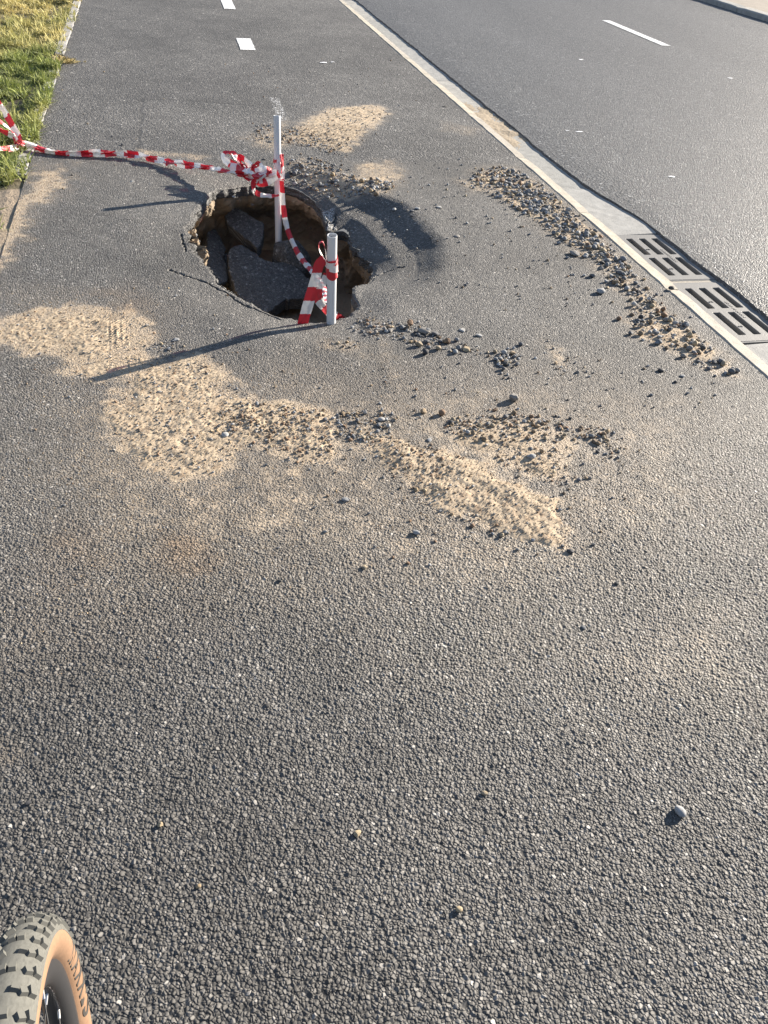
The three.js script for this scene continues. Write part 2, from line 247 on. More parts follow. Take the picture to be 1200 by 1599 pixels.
// ---------------------------------------------------------------- the shared path
const path = structure(group('path'), 'dark asphalt shared path with a collapsed hole');
{ // foreground: relief of the stones as geometry
  const nx = 860, nz = 660, pos = new Float32Array((nx + 1) * (nz + 1) * 3), uv = new Float32Array((nx + 1) * (nz + 1) * 2), idx = new Uint32Array(nx * nz * 6), { hgt, W, H } = texNear; let n = 0, k = 0;
  for (let j = 0; j <= nz; j++) for (let i = 0; i <= nx; i++, n++) {
    const u = i / nx, v = j / nz, x = mix(PX0, PX1, u), z = mix(NEAR.z0, NEAR.z1, v); let s = 0; const a = clamp(Math.round(u * W), 1, W - 2), b = clamp(Math.round(v * H), 1, H - 2);
    s = (hgt[b * W + a] * 2 + hgt[b * W + a - 1] + hgt[b * W + a + 1] + hgt[(b - 1) * W + a] + hgt[(b + 1) * W + a]) / 6;
    pos[n * 3] = x; pos[n * 3 + 1] = i === 0 || j === 0 || i === nx || j === nz ? 0 : (s - 0.5) * 0.0042 * (1 - sstep(-1.3, -2.28, z)); pos[n * 3 + 2] = z; uv[n * 2] = u; uv[n * 2 + 1] = v;
  }
  for (let j = 0; j < nz; j++) for (let i = 0; i < nx; i++) { const a = j * (nx + 1) + i, b = a + 1, c = a + nx + 1, d = c + 1; idx[k++] = a; idx[k++] = c; idx[k++] = b; idx[k++] = b; idx[k++] = c; idx[k++] = d; }
  const g = new THREE.BufferGeometry(); g.setAttribute('position', new THREE.BufferAttribute(pos, 3)); g.setAttribute('uv', new THREE.BufferAttribute(uv, 2)); g.setIndex(new THREE.BufferAttribute(idx, 1)); g.computeVertexNormals();
  mesh('asphalt_surface', g, M.near, path);
}
const PIT_DEPTH = 0.8;
{ // round the hole: rings that follow the broken rim out to the edges of the path
  const NR = 170, pos = [], uv = [], idx = [];
  for (let a = 0; a < NA; a++) {
    const th = a / NA * 2 * Math.PI, dx = Math.cos(th), dz = Math.sin(th);
    const tX = dx > 0 ? (BOX.x1 - HC[0]) / dx : dx < 0 ? (BOX.x0 - HC[0]) / dx : 99, tZ = dz > 0 ? (BOX.z1 - HC[1]) / dz : dz < 0 ? (BOX.z0 - HC[1]) / dz : 99, Rm = Math.min(tX, tZ);
    for (let k = 0; k <= NR; k++) {
      const r = rimR[a] + Math.pow(k / NR, 2) * (Rm - rimR[a]), x = HC[0] + dx * r, z = HC[1] + dz * r; let y = k === NR ? 0 : ground(x, z);
      if (k < NR) { const q = r - rimR[a]; if (q < 0.02) y -= 0.006 * (1 - q / 0.02); for (const c of CRACKS) { const d = segDist(x + (vn(x * 60, z * 60, 81) - 0.5) * 0.014, z + (vn(x * 60, z * 60, 82) - 0.5) * 0.014, c); if (d < 0.006) y -= 0.014 * (1 - d / 0.006); } }
      pos.push(x, y, z); uv.push((x - PX0) / (PX1 - PX0), (z - MID.z0) / (MID.z1 - MID.z0));
    }
  }
  const w = NR + 1; for (let a = 0; a < NA; a++) { const b = (a + 1) % NA; for (let k = 0; k < NR; k++) { const p = a * w + k, q = b * w + k; idx.push(p, q, p + 1, p + 1, q, q + 1); } }
  mesh('asphalt_surface', geom(pos, idx, uv), M.mid, path);
  // the rectangle's four corners that the rays do not reach exactly are closed by the ray grid itself (finest step 1 cm)
}
function sheet(x0, x1, z0, z1, y, nx = 1, nz = 1, uvf, colf, yf) {
  const pos = [], uv = [], idx = [], col = [];
  for (let j = 0; j <= nz; j++) for (let i = 0; i <= nx; i++) { const x = mix(x0, x1, i / nx), z = mix(z0, z1, j / nz); pos.push(x, yf ? yf(x, z, i, j) : y, z); uv.push(...(uvf ? uvf(x, z) : [x / 2, z / 2])); if (colf) col.push(...colf(x, z)); }
  for (let j = 0; j < nz; j++) for (let i = 0; i < nx; i++) { const a = j * (nx + 1) + i, c = a + nx + 1; idx.push(a, c, a + 1, a + 1, c, c + 1); }
  return geom(pos, idx, uv, colf ? col : null);
}
mesh('asphalt_surface', sheet(PX0, PX1, FAR.z0, FAR.z1, 0, 4, 8, (x, z) => [(x - PX0) / (PX1 - PX0), (z - FAR.z0) / (FAR.z1 - FAR.z0)]), M.far, path);
mesh('asphalt_surface', sheet(PX0, PX1, -120, FAR.z0, 0, 1, 20), M.tile, path);
mesh('asphalt_surface', sheet(PX0, PX1, NEAR.z1, 30, 0, 1, 10), M.tile, path);

// ---------------------------------------------------------------- the hole under the path
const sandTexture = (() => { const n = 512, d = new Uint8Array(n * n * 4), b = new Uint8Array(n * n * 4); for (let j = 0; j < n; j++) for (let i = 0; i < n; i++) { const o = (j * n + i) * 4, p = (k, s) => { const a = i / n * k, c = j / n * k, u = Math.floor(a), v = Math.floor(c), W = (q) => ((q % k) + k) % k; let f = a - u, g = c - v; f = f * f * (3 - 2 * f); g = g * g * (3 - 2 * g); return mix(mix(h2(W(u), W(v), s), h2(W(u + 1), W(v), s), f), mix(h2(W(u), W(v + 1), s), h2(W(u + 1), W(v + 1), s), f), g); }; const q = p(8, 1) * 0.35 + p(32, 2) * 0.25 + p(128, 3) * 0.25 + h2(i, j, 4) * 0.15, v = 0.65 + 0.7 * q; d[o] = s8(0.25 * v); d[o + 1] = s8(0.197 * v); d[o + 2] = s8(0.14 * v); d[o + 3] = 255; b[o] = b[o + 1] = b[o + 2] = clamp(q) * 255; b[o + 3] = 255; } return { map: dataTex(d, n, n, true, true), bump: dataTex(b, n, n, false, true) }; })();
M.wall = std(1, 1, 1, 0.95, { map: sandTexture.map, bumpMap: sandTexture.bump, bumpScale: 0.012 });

const SINK = {};
const sinkhole = structure(group('sinkhole'), 'deep sandy hole under the broken path');
{
  const ring = (name, rows, mat, f, seg = 500) => { const pos = [], uv = [], idx = []; for (let a = 0; a < seg; a++) { const A = Math.round(a * NA / seg), th = A / NA * 2 * Math.PI; for (let k = 0; k <= rows; k++) { const [r, y] = f(A, th, k / rows); pos.push(HC[0] + Math.cos(th) * r, y, HC[1] + Math.sin(th) * r); uv.push(a / seg * 5, y * 1.4); } } const w = rows + 1; for (let a = 0; a < seg; a++) { const b = (a + 1) % seg; for (let k = 0; k < rows; k++) { const p = a * w + k, q = b * w + k; idx.push(p, p + 1, q, q, p + 1, q + 1); } } return mesh(name, geom(pos, idx, uv), mat, sinkhole); };
  const open = (th) => { const c = Math.cos(th - Math.PI - 0.28); return sstep(0.90, 0.97, c); };      // the side where sand shows outside the asphalt
  ring('asphalt_edge', 10, M.tile, (A, th, t) => [rimR[A] + (t > 0 ? (fbm(A * 0.06, t * 3, 91, 4) - 0.55) * 0.04 + t * 0.012 : 0), rimY[A] - 0.006 - t * 0.055]);
  const wallAt = (A, th, t) => {
    const cx = Math.cos(th) * 3, cz = Math.sin(th) * 3, under = mix(0.02 + 0.10 * sstep(0, 0.5, t) * (0.5 + vn(cx, cz, 95)) , -0.03 - 0.02 * t + (fbm(cx * 9, cz * 9, 97, 3) - 0.5) * 0.05, open(th));
    const left = sstep(0.1, 0.8, -Math.cos(th)) * (1 - open(th)); const near = sstep(-0.2, 0.8, Math.sin(th)), far = sstep(0.2, 0.9, -Math.sin(th));
    const r = rimR[A] + under + Math.max(far, left) * 0.18 * sstep(0, 0.35, t) - 0.10 * sstep(0.55, 1, t) + (fbm(cx * 4, t * 7 + cz * 4, 96, 4) - 0.5) * 0.10 + (fbm(cx * 22 + t * 30, cz * 22 - t * 26, 98, 3) - 0.5) * 0.035 + near * 0.1 * t;
    return [r, rimY[A] - mix(0.052, 0.014, open(th)) - t * (PIT_DEPTH - 0.06)];
  };
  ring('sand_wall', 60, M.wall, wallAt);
  SINK.fn = (A, t) => wallAt(A, A / NA * 2 * Math.PI, t);
  const pos = [HC[0], -PIT_DEPTH, HC[1]], uv = [0, 0], idx = [], n = 80, m = 22;
  for (let k = 1; k <= m; k++) for (let a = 0; a < n; a++) { const th = a / n * 2 * Math.PI, r = k / m * 1.12, x = HC[0] + Math.cos(th) * r * 0.75, z = HC[1] + Math.sin(th) * r * 1.1; pos.push(x, -PIT_DEPTH + 0.10 + (fbm(x * 5, z * 5, 99, 4) - 0.5) * 0.22 + 0.16 * sstep(-3.6, -4.4, z) - 0.12 * sstep(-3.6, -3.0, z), z); uv.push(x, z); }
  for (let a = 0; a < n; a++) idx.push(0, 1 + (a + 1) % n, 1 + a);
  for (let k = 0; k < m - 1; k++) for (let a = 0; a < n; a++) { const p = 1 + k * n + a, q = 1 + k * n + (a + 1) % n; idx.push(p, q, p + n, q, q + n, p + n); }
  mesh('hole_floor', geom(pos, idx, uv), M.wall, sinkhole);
}

// ---------------------------------------------------------------- kerb, gutter, drain, road, median
const concrete = (() => { const n = 512, d = new Uint8Array(n * n * 4), b = new Uint8Array(n * n * 4); for (let j = 0; j < n; j++) for (let i = 0; i < n; i++) { const o = (j * n + i) * 4, q = fbm(i / 40, j / 40, 111, 5), pit = h2(i >> 1, j >> 1, 112) > 0.965 ? 0.55 : 1, v = (0.74 + 0.5 * q) * (0.94 + 0.12 * h2(i, j, 113)) * pit; d[o] = s8(0.33 * v); d[o + 1] = s8(0.305 * v); d[o + 2] = s8(0.265 * v); d[o + 3] = 255; b[o] = b[o + 1] = b[o + 2] = clamp(q * 0.6 + h2(i, j, 114) * 0.25 - (pit < 1 ? 0.3 : 0)) * 255; b[o + 3] = 255; } return { map: dataTex(d, n, n, true, true), bump: dataTex(b, n, n, false, true) }; })();
const conc = (r, g, b, rough = 0.85) => std(r, g, b, rough, { map: concrete.map, bumpMap: concrete.bump, bumpScale: 0.003 });
M.kerbs = [conc(1.0, 0.98, 0.92), conc(0.92, 0.91, 0.88), conc(1.06, 1.02, 0.94)];
M.gutters = [conc(0.82, 0.88, 0.96, 0.8), conc(0.78, 0.84, 0.9, 0.8), conc(0.9, 0.95, 1.0, 0.8)];
M.edgings = [conc(0.72, 0.76, 0.84), conc(0.8, 0.83, 0.88), conc(0.66, 0.70, 0.78)];
// a long block with a slightly uneven, chamfered top; corners (x0,y0) .. top profile across x, from z0 to z1
function block(x0, x1, yb, yt0, yt1, z0, z1, seed, ch = 0.006, wobble = 0.003, L = 14) {
  const prof = [[x0, yb], [x0, yt0 - ch], [x0 + ch, yt0], [mix(x0, x1, 0.5), (yt0 + yt1) / 2], [x1 - ch, yt1], [x1, yt1 - ch], [x1, yb]], n = prof.length, pos = [], uv = [], idx = [];
  for (let j = 0; j <= L; j++) { const end = (j === 0 || j === L) ? 1 : 0, z = mix(z0, z1, j / L); for (let i = 0; i < n; i++) { const w = i > 0 && i < n - 1 ? 1 : 0; pos.push(prof[i][0] + w * (vn(z * 25, i, seed) - 0.5) * wobble * 2, prof[i][1] + w * ((vn(z * 9, i * 0.4, seed + 5) - 0.5) * wobble - end * ch * 0.7), z); uv.push(prof[i][0] * 1.6 + seed * 0.37 + prof[i][1], z * 1.6); } }
  for (let j = 0; j < L; j++) for (let i = 0; i < n - 1; i++) { const a = j * n + i, b = a + 1, c = a + n, d = c + 1; idx.push(a, c, b, b, c, d); }
  for (const [r, s] of [[0, 1], [L, -1]]) for (let i = 1; i < n - 1; i++) s > 0 ? idx.push(r * n, r * n + i, r * n + i + 1) : idx.push(r * n, r * n + i + 1, r * n + i);
  const g = geom(pos, idx, uv).toNonIndexed(); g.computeVertexNormals(); return g;
}
const KX0 = PX1 + 0.002, KX1 = 2.36, GY = -0.085, RX = 2.757;
const kerb = structure(group('kerb'), 'flush concrete kerb along the path');
for (let k = 0, z = -3.10 + 4 * 1.02; k < 26; k++, z -= 1.02) mesh('kerb_stone', block(KX0, KX1, -0.30, 0.004, -0.004, z - 1.02 + 0.006, z, 200 + k, 0.008, 0.0035), M.kerbs[(k * 7 + 1) % 3], kerb);
mesh('kerb_stone', block(KX0, KX1, -0.3, 0.004, -0.004, -60, -25.5, 240), M.kerbs[0], kerb);
const gutter = structure(group('gutter'), 'pale concrete gutter beside the road');
const GR0 = -3.985, GR1 = -2.685;             // the drain opening
{ const joints = [3.0, 1.2, -0.6, -1.7, GR1, null, GR0, -4.76, -6.2, -7.7, -9.2, -10.7, -12.2, -13.7, -15.2, -16.7, -18.2, -60]; for (let k = 0; k < joints.length - 1; k++) { if (joints[k] === null || joints[k + 1] === null) continue; mesh('gutter_slab', block(KX1 + 0.002, RX + 0.12, -0.32, GY - 0.006, GY + 0.012, joints[k + 1] + 0.005, joints[k], 260 + k, 0.004, 0.003), M.gutters[k % 3], gutter); } }
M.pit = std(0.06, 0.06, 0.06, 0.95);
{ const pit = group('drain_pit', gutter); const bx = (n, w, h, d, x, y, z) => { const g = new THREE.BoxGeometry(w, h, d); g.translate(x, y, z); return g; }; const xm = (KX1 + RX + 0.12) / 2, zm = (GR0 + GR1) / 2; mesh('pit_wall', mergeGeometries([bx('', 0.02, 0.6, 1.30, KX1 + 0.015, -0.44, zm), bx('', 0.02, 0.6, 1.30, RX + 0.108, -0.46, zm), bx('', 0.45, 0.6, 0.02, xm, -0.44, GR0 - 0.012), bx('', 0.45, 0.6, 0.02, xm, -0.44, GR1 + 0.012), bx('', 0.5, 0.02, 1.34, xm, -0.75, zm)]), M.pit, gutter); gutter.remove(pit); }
const font = await new FontLoader().loadAsync('fonts/droid/droid_sans_bold.typeface.json');
M.iron = std(0.165, 0.162, 0.155, 0.62, { metalness: 0.15, bumpMap: concrete.bump, bumpScale: 0.0015 });
M.ironDark = std(0.13, 0.13, 0.13, 0.6, { metalness: 0.15 });
function drainGrate(z0, z1, label) {
  const g = group('drain_grate'); g.position.set((KX1 + RX) / 2 + 0.002, GY + 0.003, (z0 + z1) / 2); tag(g, label, 'drain grate', 'drain grates in the gutter');
  const w = 0.385, l = z1 - z0, s = new THREE.Shape(), r = 0.008; s.moveTo(-w / 2, -l / 2); s.lineTo(w / 2, -l / 2); s.lineTo(w / 2, l / 2); s.lineTo(-w / 2, l / 2); s.closePath();
  const slots = []; for (const cx of [-0.022, 0.060, 0.142]) for (const cz of [-1, 1]) { const hw = 0.022, hl = 0.116, y = cz * 0.135; slots.push([cx - 0.012, y]); const p = new THREE.Path(), X = cx - 0.012; p.moveTo(X - hw + r, y - hl); p.lineTo(X + hw - r, y - hl); p.quadraticCurveTo(X + hw, y - hl, X + hw, y - hl + r); p.lineTo(X + hw, y + hl - r); p.quadraticCurveTo(X + hw, y + hl, X + hw - r, y + hl); p.lineTo(X - hw + r, y + hl); p.quadraticCurveTo(X - hw, y + hl, X - hw, y + hl - r); p.lineTo(X - hw, y - hl + r); p.quadraticCurveTo(X - hw, y - hl, X - hw + r, y - hl); s.holes.push(p); }
  const ex = new THREE.ExtrudeGeometry(s, { depth: 0.03, bevelEnabled: true, bevelSize: 0.0025, bevelThickness: 0.003, bevelSegments: 2, curveSegments: 4 }); ex.rotateX(-Math.PI / 2); ex.translate(0, -0.033, 0); mesh('grate_plate', ex, M.iron, g);
  // raised casting marks between the slots
  const mark = (t, x, z, size, rot) => { const q = new TextGeometry(t, { font, size, depth: 0.0025, curveSegments: 2 }); q.computeBoundingBox(); q.translate(-q.boundingBox.max.x / 2, -size / 2, 0); q.rotateX(-Math.PI / 2); q.rotateY(rot); q.translate(x, 0.0005, z); return q; };
  for (const z of [-0.09, 0.17]) mesh('casting_mark', mark('2', 0.007, z, 0.02, Math.PI / 2), M.iron, g);
  const ticks = []; const R = rng(31); for (let k = 0; k < 11; k++) { const b = new THREE.BoxGeometry(0.012, 0.0022, 0.006 + R() * 0.003); b.translate(0.089, 0.001, -0.085 + k * 0.0165); ticks.push(b); } mesh('casting_mark', mergeGeometries(ticks), M.iron, g).userData.kind = 'stuff';
  for (const [a, b, c, d] of [[0, -l / 2 - 0.0075, w, 0.009], [0, l / 2 + 0.0075, w, 0.009]]) { const q = new THREE.BoxGeometry(c, 0.03, d); q.translate(a, -0.0175, b); mesh('frame', q, M.ironDark, g); }
  return g;
}
drainGrate(-3.965, -3.365, 'cast iron drain grate joined to the clean gutter slab at its far end');
drainGrate(-3.315, -2.705, 'cast iron drain grate with a kerb joint and small dark stones at its head');
{ const g = new THREE.BoxGeometry(0.40, 0.05, 0.026, 8, 1, 1); g.translate((KX1 + RX) / 2 + 0.002, GY - 0.026, -3.340); mesh('grate_bearer', g, M.kerbs[1], gutter); }

const roadY = (x) => -0.062 + 0.013 * (x - RX);
{ // road: lighter and darker bands where wheels run, and patches
  const colf = (x, z) => { const lane = Math.sin((x - 3.4) * 3.3), v = 0.98 + 0.05 * lane + (fbm(x * 1.3, z * 0.18, 121, 3) - 0.5) * 0.28 + (fbm(x * 4, z * 1.5, 122, 3) - 0.5) * 0.18; return [v, v, v]; };
  const road = structure(group('road'), 'grey asphalt road'); const uvf = (x, z) => [x / 2, z / 2];
  const g = sheet(RX, 8.9, -22, 3, 0, 150, 500, uvf, colf, (x, z, i) => roadY(x) - (i === 0 ? 0 : 0));
  const p = g.attributes.position; for (let n = 0; n < p.count; n++) { const x = p.getX(n), z = p.getZ(n), k = 1 - sstep(0, 0.2, x - RX); p.setX(n, x + k * (-0.11 * sstep(-4.0, -5.0, z) + (fbm(z * 2.2, 3, 131, 3) - 0.5) * 0.03 + (vn(z * 18, 4, 132) - 0.5) * 0.012)); p.setY(n, p.getY(n) - 0.006 * Math.pow(k, 3)); }
  g.computeVertexNormals(); mesh('asphalt_surface', g, M.road, road);
  const e = []; const idx = [], uv = []; const rows = 501; for (let j = 0; j < rows; j++) { const n = j * 151, x = p.getX(n), y = p.getY(n), z = p.getZ(n); e.push(x, y, z, x - 0.012 + (vn(z * 30, 1, 133) - 0.5) * 0.01, GY - 0.004, z); uv.push(0, z / 2, 0.03, z / 2); if (j) { const a = j * 2; idx.push(a - 2, a - 1, a, a, a - 1, a + 1); } }
  mesh('asphalt_edge', geom(e, idx, uv), M.tile, road);
  mesh('asphalt_surface', sheet(RX, 8.9, -140, -22, 0, 1, 10, uvf, () => [1, 1, 1], (x) => roadY(x)), M.road, road);
  mesh('asphalt_surface', sheet(RX, 8.9, 3, 40, 0, 1, 10, uvf, () => [1, 1, 1], (x) => roadY(x)), M.road, road);
  mesh('asphalt_surface', sheet(10.6, 18, -140, 40, 0, 1, 10, uvf, () => [1, 1, 1], () => -0.03), M.road, road);
}
// painted marks: thin sheets with worn, uneven edges
M.paint = std(0.62, 0.63, 0.63, 0.7, { bumpMap: texRoad.bump, bumpScale: 0.004 });
function paintMark(P, y, parent, seed, yf) { // P: four corners; edges broken up
  const pts = []; for (let i = 0; i < 4; i++) { const a = P[i], b = P[(i + 1) % 4], L = Math.hypot(b[0] - a[0], b[1] - a[1]), n = Math.max(3, Math.round(L / 0.02)); for (let k = 0; k < n; k++) { const t = k / n, w = 0.006; pts.push(new THREE.Vector2(mix(a[0], b[0], t) + (h2(k, i, seed) - 0.5) * w, mix(a[1], b[1], t) + (h2(k, i, seed + 1) - 0.5) * w)); } }
  const tri = THREE.ShapeUtils.triangulateShape(pts, []), pos = [], uv = []; for (const q of pts) { pos.push(q.x, yf ? yf(q.x) + 0.004 : y, q.y); uv.push(q.x, q.y); }
  const idx = []; for (const [a, b, c] of tri) { const ar = (pts[b].x - pts[a].x) * (pts[c].y - pts[a].y) - (pts[c].x - pts[a].x) * (pts[b].y - pts[a].y); ar < 0 ? idx.push(a, b, c) : idx.push(a, c, b); }
  return mesh('line_marking', geom(pos, idx, uv), M.paint, parent);
}
paintMark([[0.735, -8.735], [0.875, -8.745], [0.868, -8.215], [0.728, -8.2]], 0.004, path, 1);
paintMark([[0.765, -11.5], [0.895, -11.5], [0.885, -10.385], [0.755, -10.375]], 0.004, path, 2);
{ const rd = scene.getObjectByName('road'); for (const z of [-9.62, -13.1, -17.5]) paintMark([[5.90, z - 1.66], [6.02, z - 1.66], [6.02, z], [5.90, z]], 0, rd, 3 - z, roadY); }

const median = structure(group('median_island'), 'raised traffic island beyond the road');
M.medk = [conc(0.95, 1.0, 1.05), conc(0.86, 0.92, 0.98), conc(1.02, 1.05, 1.08)];
for (let k = 0; k < 14; k++) { const z = -9.0 - k * 0.9; mesh('kerb_stone', block(8.86, 9.02, -0.2, 0.09, 0.10, z - 0.885, z, 300 + k, 0.015, 0.004, 6), M.medk[k % 3], median); }
mesh('island_paving', sheet(9.02, 10.5, -60, 20, 0.08, 1, 10), conc(0.6, 0.55, 0.5), median);
mesh('kerb_stone', block(8.86, 9.02, -0.2, 0.09, 0.10, -8.985, 20, 320), M.medk[0], median); mesh('kerb_stone', block(8.86, 9.02, -0.2, 0.09, 0.10, -60, -21.62, 321), M.medk[1], median); mesh('kerb_stone', block(10.5, 10.62, -0.2, 0.09, 0.10, -60, 20, 322), M.medk[1], median);

// ---------------------------------------------------------------- left side: edging blocks, soil, grass
const edging = structure(group('path_edging'), 'narrow concrete edging between path and grass');
{ const ends = [[-4.70, -5.30], [-5.31, -6.10], [-6.11, -6.9], [-6.92, -7.22], [-7.27, -7.66], [-7.70, -8.88], [-8.90, -9.9], [-9.92, -10.92], [-10.94, -11.94], [-11.96, -12.96], [-12.98, -30]];
  ends.forEach(([a, b], k) => { const m = mesh('edging_block', block(-0.84, PX0 - 0.003, -0.15, k < 5 ? 0.004 : 0.016, k < 5 ? 0.002 : 0.008, b, a, 340 + k, 0.006, 0.006), M.edgings[k % 3], edging); if (k === 3) m.rotation.z = 0; }); }
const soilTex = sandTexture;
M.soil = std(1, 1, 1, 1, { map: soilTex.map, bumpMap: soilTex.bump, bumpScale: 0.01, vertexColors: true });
const vergeY = (x, z) => -0.012 - 0.02 * sstep(-0.84, -1.0, x) + 0.02 * (fbm(x * 6, z * 6, 141, 3) - 0.5) - 0.01 * sstep(0, 1, -1.2 - x);
const verge = structure(mesh('verge', sheet(-4, PX0 + 0.001, -16, 0, 0, 180, 500, (x, z) => [x * 1.3, z * 1.3], (x, z) => { const bare = sstep(0.35, 0.6, fbm(x * 3, z * 3, 142, 3) + (z > -4.5 ? 0.3 : 0) - 0.25 * sstep(-0.9, -1.2, x)); return [mix(0.38, 1, bare), mix(0.40, 1, bare), mix(0.30, 1, bare)]; }, (x, z) => x > -0.845 && z < -4.7 ? -0.05 : vergeY(x, z) + (z > -4.7 && x > -0.845 ? 0.006 : 0)), M.soil), 'sandy soil of the grass verge');
structure(mesh('verge', sheet(-40, -4, -120, 30, -0.05, 1, 1), std(0.09, 0.11, 0.035, 1)), 'grass land beyond the verge'); structure(mesh('verge', sheet(-4, -0.84, -120, -16, -0.03, 1, 1), std(0.09, 0.11, 0.035, 1)), 'grass verge further along the path'); structure(mesh('verge', sheet(-4, -0.77, 0, 30, -0.02, 1, 1), std(0.2, 0.18, 0.1, 1)), 'grass verge behind');
{ const g = new THREE.RingGeometry(30, 900, 48, 1); g.rotateX(-Math.PI / 2); structure(mesh('far_ground', g, std(0.10, 0.11, 0.05, 1)), 'open land to the horizon').position.y = -0.4; }

{ // grass: tufts of bent blades
  const R = rng(77); const tuft = (n, h, seed) => { const Q = rng(seed), pos = [], idx = []; for (let b = 0; b < n; b++) { const a = Q() * 6.283, rx = (Q() - 0.5) * 0.03, rz = (Q() - 0.5) * 0.03, L = h * (0.5 + Q() * 0.8), lean = 0.2 + Q() * 1.3, w = 0.0018 + Q() * 0.0014, dx = Math.cos(a), dz = Math.sin(a), o = pos.length / 3; for (let k = 0; k < 3; k++) { const t = k / 3, y = L * t * (1 - 0.25 * lean * t), s = L * lean * t * t * 0.8, ww = w * (1 - t * 0.5); pos.push(rx + dx * s - dz * ww, y, rz + dz * s + dx * ww, rx + dx * s + dz * ww, y, rz + dz * s - dx * ww); } pos.push(rx + dx * L * lean * 0.8, L * (1 - 0.25 * lean), rz + dz * L * lean * 0.8); idx.push(o, o + 1, o + 2, o + 1, o + 3, o + 2, o + 2, o + 3, o + 4, o + 3, o + 5, o + 4, o + 4, o + 5, o + 6); } return geom(pos, idx); };
  const mat = new THREE.MeshPhysicalMaterial({ color: 0xffffff, roughness: 0.9, transmission: 0.3, thickness: 0, side: THREE.DoubleSide });
  const variants = [tuft(9, 0.036, 1), tuft(9, 0.045, 2), tuft(8, 0.03, 3)], lists = [[], [], []];
  for (let n = 0; n < 120000; n++) {
    const z = -0.5 - R() * 14.5, x = -0.78 - Math.pow(R(), 1.3) * 3.2; const c = fbm(x * 3, z * 3, 151, 3), edge = -0.845 - x; 
    let keep = clamp(0.25 + (c - 0.3) * 2.6); if (z > -4.75) keep *= sstep(-4.4, -4.75, z) + (x < -1.0 ? 0.8 : 0.10) * sstep(0.42, 0.6, c); if (edge < 0) keep *= 0.06 * (z > -7.4 && z < -5.3 ? 13 : 1); else if (edge < 0.06) keep *= 0.55 + (z > -7.4 && z < -5 ? 0.4 : 0);
    if (R() > keep) continue;
    const dry = clamp(sstep(-6.8, -9.2, z) * 0.75 + (fbm(x * 2.2, z * 2.2, 152, 3) - 0.5) * 1.6 + 0.02), v = 0.75 + 0.5 * R();
    const g = [mix(0.24, 0.54, dry) * v, mix(0.275, 0.46, dry) * v, mix(0.07, 0.19, dry) * v];
    lists[(R() * 3) | 0].push([x, z, R() * 6.28, (0.35 + 1.3 * sstep(0.3, 0.7, fbm(x * 9, z * 9, 153, 2))) * (0.7 + R() * 0.6), g]);
  }
  const lawn = tag(group('grass'), 'short green and straw coloured grass along the path edging', 'grass', null, 'stuff'); const o = new THREE.Object3D();
  lists.forEach((L, k) => { const im = new THREE.InstancedMesh(variants[k], mat, L.length); im.name = 'grass_tufts'; L.forEach(([x, z, a, s, c], n) => { o.position.set(x, x > -0.845 ? 0.0 : vergeY(x, z), z); o.rotation.set((h2(n, k, 5) - 0.5) * 1.1, a, (h2(n, k, 6) - 0.5) * 1.1); o.scale.setScalar(s); o.updateMatrix(); im.setMatrixAt(n, o.matrix); im.setColorAt(n, new THREE.Color(...c)); }); im.castShadow = im.receiveShadow = true; lawn.add(im); });
  // dry clump growing over the edging
  const Q = rng(5), parts = []; for (let n = 0; n < 46; n++) { const g = variants[n % 3].clone(); const t = Q() * Q(), s = (0.5 + Q() * 0.8) * (1.2 - 0.8 * t); g.rotateX((Q() - 0.5) * 2); g.rotateY(Q() * 6.28); g.scale(s * 1.3, s, s * 1.3); g.translate(-0.80 + t * 0.25, 0.004, -7.44 + (Q() - 0.5) * 0.10 * (1.2 - t)); parts.push(g); }
  tag(mesh('dry_grass_clump', mergeGeometries(parts), std(0.40, 0.32, 0.14, 1, { side: THREE.DoubleSide })), 'straw coloured grass clump spilling over the edging onto the asphalt', 'grass clump');
}

